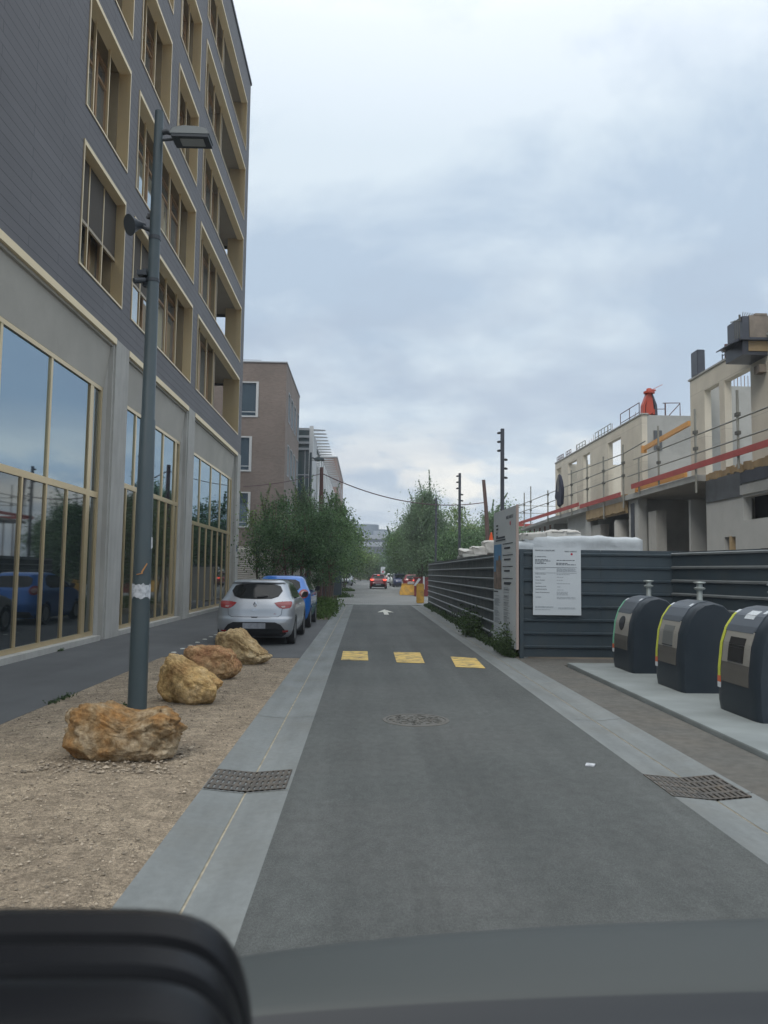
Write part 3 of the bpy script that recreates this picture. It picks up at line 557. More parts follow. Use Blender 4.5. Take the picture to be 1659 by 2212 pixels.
# ================================================================ RECYCLING BINS
def make_bin(kind):
    t = thing('recycling_bin', 'x', 'recycling bin', (0, 0, 0), group='recycling bins on the concrete pad')
    # local: front faces -x, width along y (0..1.0 -> -.5.. .5), profile in xz
    def prof(sh=0.0):
        P = [(.0 + sh, 0), (-.02 + sh, .12), (-.015 + sh, .5), (.02 + sh, .80), (.085 + sh, 1.0), (.19, 1.15 - sh * .3), (.31, 1.225 - sh * .4), (.45, 1.25 - sh * .5), (.60, 1.21 - sh * .6), (.74, 1.08 - sh * .5), (.85, .85), (.91, .55), (.93, .12), (.91, 0)]
        return P
    ys_ = [(-.5, .10), (-.47, .045), (-.41, .012), (-.34, 0), (.34, 0), (.41, .012), (.47, .045), (.5, .10)]
    b = MB(); rings = []
    for (yy, sh) in ys_:
        cx, cz = .45, .55; ring_ = []
        for (px, pz) in prof(0):
            f = 1 - sh * .9 if pz > .05 else 1 - sh * .9
            ring_.append((cx + (px - cx) * f, yy, (cz + (pz - cz) * (1 - sh * .45)) if pz > .3 else pz))
        rings.append(ring_)
    n = len(rings[0])
    for rg_ in rings: b.v += rg_
    for i in range(len(rings) - 1):
        for k in range(n): j = (k + 1) % n; b.f.append((i * n + k, i * n + j, (i + 1) * n + j, (i + 1) * n + k)); b.m.append(0)
    b.f.append(tuple(range(n))); b.f.append(tuple(range((len(rings) - 1) * n, len(rings) * n))[::-1]); b.m += [0, 0]
    b.build('body', M['bin'], t, smooth=True)
    # strips following the front profile
    P = prof(0)
    def at(zs):   # point on the front/top curve by arclength index param
        i = int(zs); f = zs - i; a, c = P[i], P[min(i + 1, len(P) - 1)]; return (a[0] + (c[0] - a[0]) * f, a[1] + (c[1] - a[1]) * f)
    def strip(name, y0, y1, s0, s1, m, o=.008, steps=10, par=None):
        b = MB()
        for q in range(steps):
            u0 = s0 + (s1 - s0) * q / steps; u1 = s0 + (s1 - s0) * (q + 1) / steps; a, c = at(u0), at(u1); d = Vector((c[0] - a[0], c[1] - a[1])).normalized(); nx, nz = -d.y * o, d.x * o
            A = (a[0] + nx, a[1] + nz); Cc = (c[0] + nx, c[1] + nz)
            b.quad((A[0], y0, A[1]), (A[0], y1, A[1]), (Cc[0], y1, Cc[1]), (Cc[0], y0, Cc[1]))
            b.quad((A[0], y0, A[1]), (Cc[0], y0, Cc[1]), (Cc[0] - nx * 2, y0, Cc[1] - nz * 2), (A[0] - nx * 2, y0, A[1] - nz * 2))
        if q == steps - 1: b.quad((Cc[0], y0, Cc[1]), (Cc[0], y1, Cc[1]), (Cc[0] - nx * 2, y1, Cc[1] - nz * 2), (Cc[0] - nx * 2, y0, Cc[1] - nz * 2))
        return b.build(name, m, par or t, smooth=True)
    strip('lid_panel', -.31, .37, 3.9, 8.0, M['bingrey'], .010, 16)
    strip('lower_panel', -.30, .35, 1.62, 2.30, M['bintaupe'], .010)
    fp = strip('front_panel', -.30, .35, 2.30, 3.85, M['binpale'], .011)
    if kind == 'round':
        b = MB(); NR = 5
        for r_ in range(NR + 1):
            for k in range(28):
                an = 2 * math.pi * k / 28; f_ = r_ / NR; p_ = at(3.05 + .60 * f_ * math.sin(an)); o_ = .016 if r_ < NR else -.01; b.v.append((p_[0] - o_, .03 + .17 * f_ * math.cos(an), p_[1] + o_ * .3))
        for r_ in range(NR):
            for k in range(28): j = (k + 1) % 28; b.f.append((r_ * 28 + k, r_ * 28 + j, (r_ + 1) * 28 + j, (r_ + 1) * 28 + k)); b.m.append(0)
        b.build('round_opening', M['black'], t, fixn=False)
    else:
        fm = mat('flap_metal', (.22, .225, .215), .35, metal=.5)
        strip('flap' if kind == 'flap' else 'square_opening', -.17, .19, 2.40, 3.45, fm if kind == 'flap' else M['dark'], .020, 10)
        strip('opening_edge', -.17, .19, 2.36, 2.40, M['black'], .022, 2)
    b = MB(); b.prism([(at(3.85)[0] - .02, -.28, at(3.85)[1] - .01), (at(3.85)[0] - .02, .37, at(3.85)[1] - .01), (at(4.15)[0] - .01, .37, at(4.15)[1] + .01), (at(4.15)[0] - .01, -.30, at(4.15)[1] + .01)], (.02, 0, -.012)); b.build('lid_lip', M['bingrey'], t)
    mm = M['bingrn'] if kind == 'round' else M['binyel']
    strip('side_sticker', .395, .445, 1.75, 5.2, mm, .006, 14); strip('sticker_foot', .385, .455, 1.55, 1.75, M['binred'], .006, 2); strip('sticker_tip', .385, .455, 1.38, 1.55, M['binwht'], .006, 2); strip('sticker_head', .385, .455, 5.2, 5.7, M['binwht'], .006, 3)
    strip('round_label', -.27, -.20, 5.3, 5.75, M['binwht'], .013, 2)
    if kind == 'square': strip('paper_label', -.12, .10, 4.7, 5.6, M['binwht'], .014, 3)
    b = MB(); b.lathe((.47, .0, 1.2), [(.07, 0), (.055, .02), (.042, .06), (.04, .20), (.075, .215), (.08, .235), (.045, .25), (.042, .29), (.07, .30), (.085, .31), (.08, .325), (.0, .33)], 16); b.build('lifting_pin', M['galv'], t, smooth=True)
    return t
for kind, (x, y, lab) in {'round': (4.42, 13.2, 'dark navy recycling bin with a round black opening and green sticker, farthest in the row'), 'flap': (4.40, 11.13, 'dark navy recycling bin with a closed metal flap, middle of the row'), 'square': (4.36, 9.0, 'dark navy recycling bin with a square black opening and white paper label, nearest')}.items():
    t = make_bin(kind); t.location = (x, y, .05); t['label'] = lab

# ================================================================ STREET LAMPS AND POLES
def make_lamp(extras, label):
    t = thing('street_lamp', label, 'street lamp', (0, 0, 0), group='grey street lamps on the left')
    b = MB(); b.tube([(0, 0, -.05), (0, 0, 1.5), (0, 0, 3.4), (0, 0, 3.42), (0, 0, 5.6), (0, 0, 7.22)], [.108, .102, .088, .078, .066, .052], 24); b.build('pole', M['post'], t, smooth=True)
    b = MB(); b.tube([(.03, 0, 6.95), (.10, 0, 6.97), (.20, -.01, 6.93), (.30, -.01, 6.93)], [.03, .034, .028, .05], 12); b.tube([(.05, 0, 6.86), (.22, 0, 6.88)], .018, 8); b.build('arm', M['postdk'], t, smooth=True)
    hb = MB(); hb.prism([(.16, -.14, 6.90), (.20, -.14, 6.955), (.32, -.10, 7.0), (.48, -.10, 6.995), (.60, -.12, 6.96), (.64, -.14, 6.88), (.63, -.14, 6.87), (.17, -.14, 6.87)], (0, .28, 0)); h = hb.build('lamp_head', M['post'], t, bevel=.015, smooth=True)
    b = MB(); b.box(.19, .63, -.135, .135, 6.84, 6.869); b.build('lamp_rim', M['postdk'], h); b = MB(); b.box(.28, .56, -.08, .07, 6.83, 6.839); b.build('lens', M['lens'], h)
    if extras:
        b = MB(); b.tube([(-.04, 0, 5.72), (-.20, -.02, 5.78)], .028, 8); b.build('bracket', M['postdk'], t)
        b = MB(); b.tube([(-.13, .02, 5.79), (-.20, -.05, 5.765), (-.27, -.12, 5.73)], [.03, .06, .125], 20); b.build('horn_speaker', M['postdk'], t, smooth=True)
        b = MB(); b.box(-.09, -.04, -.03, .03, 5.87, 5.92); b.tube([(-.06, 0, 5.89), (-.1, -.02, 5.87)], .018, 8); b.build('sensor', M['black'], t)
        b = MB(); b.box(-.17, -.06, -.09, .03, 5.14, 5.20); b.tube([(-.09, -.04, 5.09), (-.19, -.12, 5.05)], .035, 12); b.box(-.12, -.05, -.02, .05, 5.03, 5.24); b.build('camera_unit', M['postdk'], t)
        b = MB(); b.lathe((0, 0, 5.60), [(.072, 0), (.072, .05)], 20); b.lathe((0, 0, 5.08), [(.075, 0), (.075, .04)], 20); b.build('clamp_band', M['postdk'], t)
        b = MB(); rj = random.Random(5); pr = []
        for k in range(15):
            a = math.pi * (1.02 + .96 * k / 14); pr.append((a, 1.32 + rj.uniform(-.015, .02), 1.485 + rj.uniform(-.02, .01)))
        for (a0, l0, h0), (a1, l1, h1) in zip(pr[:-1], pr[1:]):
            r0 = .108; b.quad((r0 * math.cos(a0), r0 * math.sin(a0), l0), (r0 * math.cos(a1), r0 * math.sin(a1), l1), (r0 * math.cos(a1), r0 * math.sin(a1), h1), (r0 * math.cos(a0), r0 * math.sin(a0), h0))
        b.build('torn_poster', M['paper'], t, fixn=False)
        b = MB(); b.prism([(.02, -.106, 1.62), (.075, -.085, 1.72), (.085, -.085, 1.715), (.03, -.11, 1.60)], (0, -.012, 0)); b.prism([(-.03, -.108, 1.585), (.04, -.105, 1.60), (.04, -.105, 1.61), (-.03, -.108, 1.595)], (0, -.01, 0)); b.build('tape_scrap', M['tape'], t)
        b = MB(); b.prism([(.088, -.02, 1.88), (.115, -.02, 1.90), (.112, -.02, 2.02), (.09, -.02, 2.03)], (0, .004, 0)); b.build('paper_flap', M['paper'], t)
    return t
t = make_lamp(True, 'tall dark grey street lamp rising behind the nearest boulder, torn paper round its pole'); t.location = (-2.59, 9.05, 0)
t = make_lamp(False, 'distant grey street lamp rising above the trees left of the road'); t.location = (-2.62, 35.9, 0)
def spot_pole(x, y, lab):
    t = thing('spotlight_pole', lab, 'light pole', (x, y, 0), group='spotlight poles behind the hoarding')
    b = MB(); b.box(x - .065, x + .065, y - .065, y + .065, 0, 7.0); b.build('pole', M['duct'], t, bevel=.01)
    for s, zs_ in ((-1, (6.85, 6.52, 6.19)), (1, (5.86, 5.53, 5.19))):
        for z in zs_:
            b = MB(); b.tube([(x + s * .055, y, z), (x + s * .12, y, z - .01), (x + s * .19, y - .02, z - .02)], [.03, .05, .03], 10); b.build('spotlight', M['black'], t)
spot_pole(5.0, 28.0, 'dark spotlight pole standing behind the tall white project board'); spot_pole(5.0, 40.8, 'dark spotlight pole between the trees and the leaning rust pole'); spot_pole(5.0, 54.5, 'farthest dark spotlight pole, its top just above the right-hand tree')
b = MB(); b.tube([(6.9, 43.5, 0), (7.02, 44, 3.6), (6.92, 44, 5.4), (6.77, 44, 7.05)], [.14, .13, .11, .10], 10); b.build('rust_pole', M['rusty'], label='slightly bent rust brown pole rising behind the hoarding, the cable tied to it', cat='utility pole')
b = MB(); b.tube([(-2.3, 40, 0), (-2.32, 40, 4), (-2.34, 40, 7.08)], [.13, .12, .10], 10); b.build('red_pole', M['redpole'], label='dull red pole among the left trees, the cable passing over it', cat='utility pole')
def sag(p0, p1, s, n=24): 
    a, c = Vector(p0), Vector(p1); return [tuple(a.lerp(c, k / n) - Vector((0, 0, s * 4 * (k / n) * (1 - k / n)))) for k in range(n + 1)]
b = MB(); b.tube(sag((-2.34, 40, 6.78), (6.85, 44, 5.75), .72), .028, 6); b.tube(sag((-6.15, 38.5, 5.85), (-2.34, 40, 6.76), .12), .02, 6); b.build('overhead_cable', M['cable'], label='reddish cable sagging across the street between the two poles', cat='cable')
# site lantern cone on bags is added with the bags

# ================================================================ BOULDERS
def rockmat(name, c1, c2, c3):
    m = mat(name, c1, .92, spec=.2); t = m.node_tree; n = t.nodes; l = t.links; b = n['Principled BSDF']; co = n.new('ShaderNodeTexCoord')
    def nz(s, d=8, r=.65):
        q = n.new('ShaderNodeTexNoise'); l.new(co.outputs['Object'], q.inputs['Vector']); q.inputs['Scale'].default_value = s; q.inputs['Detail'].default_value = d; q.inputs['Roughness'].default_value = r; return q.outputs[0]
    rp = n.new('ShaderNodeValToRGB'); l.new(nz(3.2), rp.inputs[0]); e = rp.color_ramp.elements; e.new(.5); e[0].position = .36; e[1].position = .5; e[2].position = .64
    for q, c in zip(e, (c3, c1, c2)): q.color = (*c, 1)
    mu = n.new('ShaderNodeMix'); mu.data_type = 'RGBA'; mu.blend_type = 'MULTIPLY'; mu.inputs[0].default_value = 1; l.new(rp.outputs[0], mu.inputs[6])
    r2 = n.new('ShaderNodeValToRGB'); l.new(nz(16, 6, .7), r2.inputs[0]); e = r2.color_ramp.elements; e[0].position = .34; e[1].position = .66; e[0].color = (.52, .48, .44, 1); e[1].color = (1.28, 1.28, 1.28, 1); l.new(r2.outputs[0], mu.inputs[7]); l.new(mu.outputs[2], b.inputs['Base Color'])
    bp = n.new('ShaderNodeBump'); l.new(nz(14, 8, .75), bp.inputs['Height']); bp.inputs['Strength'].default_value = 1.0; bp.inputs['Distance'].default_value = .05; l.new(bp.outputs[0], b.inputs['Normal']); return m
RK1 = rockmat('rock_brown', (.36, .25, .135), (.58, .48, .34), (.40, .215, .08)); RK2 = rockmat('rock_ochre', (.58, .40, .18), (.68, .51, .29), (.46, .28, .12)); RK3 = rockmat('rock_red', (.52, .32, .165), (.64, .46, .27), (.40, .21, .11)); RK4 = rockmat('rock_tan', (.52, .38, .20), (.64, .51, .32), (.36, .24, .12))
def boulder(label, c, dims, rz, seed, m, top=None, rough=.10, under=.25):
    bm = bmesh.new(); bmesh.ops.create_icosphere(bm, subdivisions=6, radius=1)
    for v in bm.verts:
        p = v.co.copy(); e = .62
        q = Vector([math.copysign(abs(a) ** e, a) for a in p])
        d = noise.noise(q * 1.3 + Vector((seed, 0, 0))) * .24 + noise.noise(q * 3.1 + Vector((0, seed, 0))) * rough + (.5 - abs(noise.noise(q * 5 + Vector((seed, seed, 0))))) * rough * .5 + noise.noise(q * 11 + Vector((seed, 0, 5))) * rough * .35 + noise.noise(q * 24 + Vector((seed, 9, 5))) * rough * .14
        q = q * (1 + d)
        zt = (q.z + 1) / 2
        if q.z < 0: q.x *= 1 - under * (-q.z) ** 1.5; q.y *= 1 - under * (-q.z) ** 1.5
        X, Y, Zz = q.x * dims[0] / 2, q.y * dims[1] / 2, max(zt, -.05) * dims[2]
        if top: Zz *= 1 + np.interp(q.x, [a for a, _ in top], [h for _, h in top]) * max(0, min(1, zt * 1.5 - .3))
        v.co = (X, Y, Zz - .05)
    me = bpy.data.meshes.new('boulder'); bm.to_mesh(me); bm.free(); me.materials.append(m); me.polygons.foreach_set('use_smooth', [True] * len(me.polygons))
    o = bpy.data.objects.new('boulder', me); C.objects.link(o); o.location = c; o.rotation_euler = (0, 0, rz); return tag(o, label, 'boulder', 'limestone boulders on the gravel')
boulder('long brown and white speckled boulder in front of the street lamp, nearest of the four', (-2.09, 7.0, 0), (.95, .54, .43), R(-4), 3.3, RK1, [(-1, .25), (-.45, .22), (.05, -.08), (.35, -.02), (.7, .10), (1, .0)], .15, .30)
boulder('ochre boulder tapering to the right, standing right behind the street lamp base', (-2.17, 9.85, 0), (.78, .46, .48), R(-26), 8.1, RK2, [(-1, .42), (-.5, .25), (0, .02), (.6, -.10), (1, -.22)], .09, .30)
boulder('reddish boulder overlapping between the ochre one and the farthest one', (-2.32, 11.95, 0), (.78, .48, .52), R(-10), 5.6, RK3, [(-1, .12), (0, .0), (1, -.05)], .12, .42)
boulder('tan boulder right behind the silver car, its top sloping down to the right', (-2.17, 13.95, 0), (.90, .56, .54), R(-18), 12.9, RK4, [(-1, .2), (-.1, .16), (.3, -.1), (1, -.5)], .12, .20)

# ================================================================ LEAVES / PLANTS
def leaf_cloud(P, size, rg, up=.0):
    n = len(P); a = rg.normal(size=(n, 3)); a /= np.linalg.norm(a, axis=1)[:, None]; h = rg.normal(size=(n, 3)); b = np.cross(a, h); b /= np.linalg.norm(b, axis=1)[:, None]
    s = size * rg.uniform(.6, 1.35, (n, 1)); w = s * .55
    V = np.stack([P - a * s, P + b * w, P + a * s, P - b * w], 1).reshape(-1, 3); F = np.arange(4 * n).reshape(n, 4); return V, F
def mesh_np(name, V, F, m, parent=None, off=None):
    me = bpy.data.meshes.new(name); n = len(F); k = F.shape[1]; me.vertices.add(len(V)); me.vertices.foreach_set('co', (V - (np.array(off) if off is not None else 0)).astype(np.float32).ravel())
    me.loops.add(n * k); me.loops.foreach_set('vertex_index', F.astype(np.int32).ravel()); me.polygons.add(n); me.polygons.foreach_set('loop_start', np.arange(0, n * k, k, dtype=np.int32)); me.polygons.foreach_set('loop_total', np.full(n, k, np.int32))
    me.update(calc_edges=True); me.validate(); me.materials.append(m); o = bpy.data.objects.new(name, me); C.objects.link(o)
    if parent is not None: o.parent = parent
    return o
def make_tree(seed, H, z0, rx, ry, nleaf, leaf, m, stems=3, shape='round', shoots=0, bark='bark', clus=70, crad=.34):
    """tree built round the origin; returns (crown verts, faces, trunk MB)"""
    rg = np.random.RandomState(seed); cz = (z0 + H) / 2; rz = (H - z0) / 2; cs = []
    while len(cs) < clus:
        d = rg.normal(size=3); d /= np.linalg.norm(d); r = rg.rand() ** .42; zn = d[2] * r
        wd = {'round': 1.0, 'cone': max(.15, 1.05 - .8 * (zn + 1) / 2 * 1.1), 'column': .9 - .35 * max(0, zn), 'wisp': .75}[shape]
        wd *= 1 + .25 * math.sin(3 * math.atan2(d[1], d[0]) + seed) 
        cs.append((d[0] * r * rx * wd, d[1] * r * ry * wd, cz + zn * rz))
    cs = np.array(cs); idx = rg.randint(0, clus, nleaf); sz = rg.uniform(.55, 1.45, clus) * crad
    P = cs[idx] + rg.normal(size=(nleaf, 3)) * sz[idx][:, None] * np.array([1, 1, .8])
    tb = MB(); rr_ = random.Random(seed)
    if shoots:
        Q = []
        for k in range(shoots):
            b0 = cs[rg.randint(0, clus)].copy(); b0[2] = max(b0[2], cz + rz * .35 * rg.rand()); L_ = rg.uniform(.5, 1.25) * .24 * H; dr = np.array([rg.normal() * .28, rg.normal() * .28, 1.0]); n_ = int(70 * L_)
            tt = rg.rand(n_, 1); Q.append(b0 + dr * tt * L_ + rg.normal(size=(n_, 3)) * .07 * (1.2 - tt)); e = b0 + dr * L_ * .9; tb.tube([tuple(b0), tuple(e)], [.02, .006], 4)
        P = np.vstack([P] + Q)
    P = P[P[:, 2] > .15]
    V, F = leaf_cloud(P, leaf, rg)
    for k in range(stems):
        a = 6.28 * k / max(1, stems) + rr_.random(); r = .12 if stems > 1 else 0; ex = rx * .35 if stems > 1 else .15
        p0 = Vector((r * math.cos(a), r * math.sin(a), -.1)); p2 = Vector((ex * math.cos(a), ex * math.sin(a), cz)); p1 = p0.lerp(p2, .5) + Vector((rr_.uniform(-.1, .1), rr_.uniform(-.1, .1), 0)); p3 = p2 + Vector((rr_.uniform(-.2, .2), rr_.uniform(-.2, .2), rz * .75))
        w_ = .055 * (H / 5) if stems > 1 else .09 * (H / 6); tb.tube([p0, p1, p2, p3], [w_, w_ * .8, w_ * .5, w_ * .15], 8)
        for q in range(7):
            c_ = cs[rr_.randrange(clus)]; s_ = p1.lerp(p2, rr_.random()); tb.tube([s_, s_.lerp(Vector(c_), .5) + Vector((0, 0, -.08)), c_], [w_ * .4, w_ * .25, w_ * .08], 5)
    return V, F, tb
def tree(label, x, y, m='fol', group=None, rz=0.0, name='tree', cat='tree', **k):
    V, F, tb = make_tree(m=m, **k); t = thing(name, label, cat, (0, 0, 0), group=group); t.location = (x, y, 0); t.rotation_euler = (0, 0, rz)
    tb.build('trunk', M[k.get('bark', 'bark')], t, fixn=False); mesh_np('crown', V, F, M[m], t); return t
LG = 'young trees in the planting bed left of the road'
tree('dark bushy multi-stemmed tree beside the blue car, nearest on the left', -2.75, 29.8, 'foldk', LG, seed=1, H=4.3, z0=.95, rx=1.75, ry=1.5, nleaf=19000, leaf=.045, stems=4, clus=75, crad=.27, shoots=12, bark='barkred')
tree('loose olive tree against the brick building, leftmost of the young trees', -4.0, 31.5, 'fololive', LG, seed=2, H=4.8, z0=1.3, rx=1.3, ry=1.1, nleaf=3600, leaf=.045, stems=2, shape='round', clus=42, crad=.28, shoots=12)
tree('slender pale green tree rising above the dark bushy one', -2.65, 34.0, 'folgrey', LG, seed=3, H=5.6, z0=1.8, rx=1.0, ry=1.0, nleaf=7000, leaf=.044, stems=2, shape='cone', clus=45, crad=.25, shoots=16)
tree('green tree with red-brown stems in front of the dark cabinet', -1.75, 36.5, 'fol', LG, seed=4, H=4.3, z0=1.2, rx=1.1, ry=1.2, nleaf=10000, leaf=.05, stems=3, clus=45, crad=.28, shoots=10, bark='barkred')
tree('taller open tree right of the others, its twigs against the sky', -1.95, 43.0, 'fol', LG, seed=5, H=6.0, z0=1.3, rx=1.3, ry=1.3, nleaf=9500, leaf=.054, stems=2, clus=46, crad=.28, shoots=20)
for i, (x, y, H, sd, mm, lb) in enumerate(((-2.3, 52, 5.9, 6, 'foldk', 'dense street tree behind the open one on the left'), (-2.2, 61, 5.6, 7, 'fololive', 'olive street tree in the middle of the left row'), (-2.0, 72, 5.8, 8, 'fol', 'street tree above the parked cars on the left'), (-2.4, 84, 6.2, 9, 'foldk', 'darker street tree far down the left row'), (-2.6, 98, 6.5, 10, 'fol', 'last street tree of the left row before the wood'))):
    tree(lb, x, y, mm, 'street trees lining the left side', seed=sd, H=H, z0=1.1, rx=1.75, ry=2.2, nleaf=7500, leaf=.10, stems=2, clus=60, crad=.42, shoots=4)
tree('large grey-green tree on the right of the road with tall shoots on top', 4.95, 65, 'folgrey', 'trees on the right beyond the hoarding', seed=20, H=9.0, z0=1.4, rx=2.8, ry=2.5, nleaf=40000, leaf=.075, stems=3, shape='cone', clus=150, crad=.42, shoots=14)
tree('rounder tree in front of the parked cars on the right', 4.5, 76, 'fol', 'trees on the right beyond the hoarding', seed=21, H=6.6, z0=1.7, rx=2.0, ry=2.2, nleaf=18000, leaf=.09, stems=2, clus=70, crad=.5, shoots=5)
tree('smaller tree at the far end of the parked cars on the right', 3.9, 92, 'foldk', 'trees on the right beyond the hoarding', seed=22, H=6.6, z0=1.6, rx=2.1, ry=2.2, nleaf=8000, leaf=.13, stems=2, clus=60, crad=.5, shoots=8)
for i, (x, y, H, rx, sd, mm, lb) in enumerate(((8.2, 70, 7.6, 2.4, 23, 'fololive', 'bright green tree behind the hoarding left of the second spotlight pole'), (10.2, 78, 6.9, 2.6, 24, 'fol', 'green tree behind the hoarding right of the second spotlight pole'), (7.4, 58, 4.8, 1.9, 25, 'foldk', 'low dark tree just behind the hoarding and the white bags'), (10.6, 60, 7.2, 1.9, 26, 'folgrey', 'feathery grey-green tree behind the rust pole'), (13.5, 66, 5.6, 2.2, 27, 'fol', 'green tree between the project board and the scaffold'))):
    tree(lb, x, y, mm, 'trees behind the hoarding', seed=sd, H=H, z0=.6, rx=rx, ry=rx, nleaf=16000, leaf=.09, stems=2, clus=80, crad=.5, shoots=6)
wl = ['leftmost tree of the wood closing the street', 'tree of the far wood left of the road axis', 'tree of the far wood on the road axis', 'tree of the far wood just right of the road axis', 'tree of the far wood behind the small white sign', 'rightmost tree of the wood closing the street']
for i, x in enumerate((-8.5, -4.6, -.8, 2.6, 6.4, 10.5)):
    tree(wl[i], x, 150 + (i % 2) * 5, ('fol', 'foldk', 'fololive')[i % 3], 'trees of the wood closing the street', seed=40 + i, H=4.3 + (i * 7 % 4) * .5, z0=.1, rx=3.0, ry=2.6, nleaf=9000, leaf=.17, stems=1, clus=60, crad=.75)
def weeds(name, label, pts, n, h, spread, leaf, m, seed, cat='plant', kind=None, group=None):
    rg = np.random.RandomState(seed); P = []
    pts = np.array(pts, float); 
    for k in range(n):
        i = rg.randint(0, len(pts) - 1) if len(pts) > 1 else 0; f = rg.rand(); p = pts[i] * (1 - f) + pts[min(i + 1, len(pts) - 1)] * f
        hh = h * (0.35 + .65 * abs(noise.noise(Vector((p[0] * 1.3, p[1] * 1.3, seed))) * 2)); c = np.array([p[0] + rg.normal() * spread, p[1] + rg.normal() * spread, 0.0]); L_ = hh * rg.uniform(.5, 1.2)
        d = np.array([rg.normal() * .3, rg.normal() * .3, 1.0]); m_ = 5; tt = np.linspace(.1, 1, m_)[:, None]; P.append(c + d * tt * L_)
    P = np.vstack(P); V, F = leaf_cloud(P, leaf, rg); o = mesh_np(name, V, F, M[m]); return tag(o, label, cat, group, kind)
weeds('weeds', 'strip of weeds growing at the foot of the ribbed hoarding', [(2.98, 15.4), (2.99, 17), (3.0, 20), (3.02, 24), (3.06, 30), (3.1, 36), (3.12, 39)], 3000, .22, .06, .028, 'grassdk', 1, 'weeds', 'stuff')
weeds('weed_clump', 'tall weed clump growing against the lower edge of the project board', [(2.9, 15.5), (2.92, 16.6)], 300, .50, .05, .03, 'grassdk', 2)
weeds('weed_clump', 'largest weed clump halfway along the ribbed hoarding', [(2.9, 20.2), (2.9, 21.6)], 500, .62, .10, .035, 'grassdk', 3)
weeds('grass_tuft', 'green tuft growing at the left foot of the nearest street lamp', [(-2.78, 9.25), (-2.70, 9.1)], 110, .16, .06, .014, 'grassdk', 4)
weeds('grass_tuft', 'small tuft of grass on the edge between footpath and gravel', [(-3.80, 9.6), (-3.78, 10.2)], 70, .09, .03, .012, 'grassdk', 5)
weeds('grass_tuft', 'tiny tuft growing out of the shopfront sill', [(-6.05, 15.6), (-6.05, 15.8)], 40, .08, .02, .012, 'grassdk', 6)
weeds('ground_cover', 'green ground cover filling the planting bed behind the parked cars', [(-1.9, 27.2), (-2.1, 29), (-1.8, 31), (-2.1, 34), (-1.9, 38)], 4200, .45, .32, .05, 'grass', 7, 'ground cover', 'stuff')
weeds('grass_patch', 'low grass patch on the paving beside the dark cabinet', [(-2.0, 50), (-1.3, 51), (-1.9, 53)], 500, .3, .25, .05, 'grass', 8)
weeds('grass_patch', 'low grass patch in front of the parked car on the left', [(-1.9, 66), (-1.3, 67), (-1.8, 70)], 400, .3, .25, .06, 'grass', 9)

# ================================================================ CARS
def interp_levels(lv, z):
    zs_ = [l[0] for l in lv]; return [float(np.interp(z, zs_, [l[i] for l in lv])) for i in range(1, len(lv[0]))]
def outline(p, n=9, ns=16):
    yr, yf, hw, ax, ayr, ayf = p; pts = []; mexp = 2.3
    def cor(u): a = u * math.pi / 2; return math.sin(a) ** (2 / mexp), 1 - math.cos(a) ** (2 / mexp)
    half = [(x_ * (hw - ax) / 4, yr) for x_ in range(0, 5)]
    half += [(hw - ax + ax * cor(i / n)[0], yr + ayr * cor(i / n)[1]) for i in range(1, n + 1)]
    y0, y1 = yr + ayr, yf - ayf; half += [(hw, y0 + (y1 - y0) * i / ns) for i in range(1, ns)]
    half += [(hw - ax + ax * cor(1 - i / n)[0], yf - ayf * cor(1 - i / n)[1]) for i in range(0, n)]
    half += [((hw - ax) * (4 - x_) / 4, yf) for x_ in range(0, 5)]
    return half + [(-x, y) for x, y in half[-2:0:-1]]
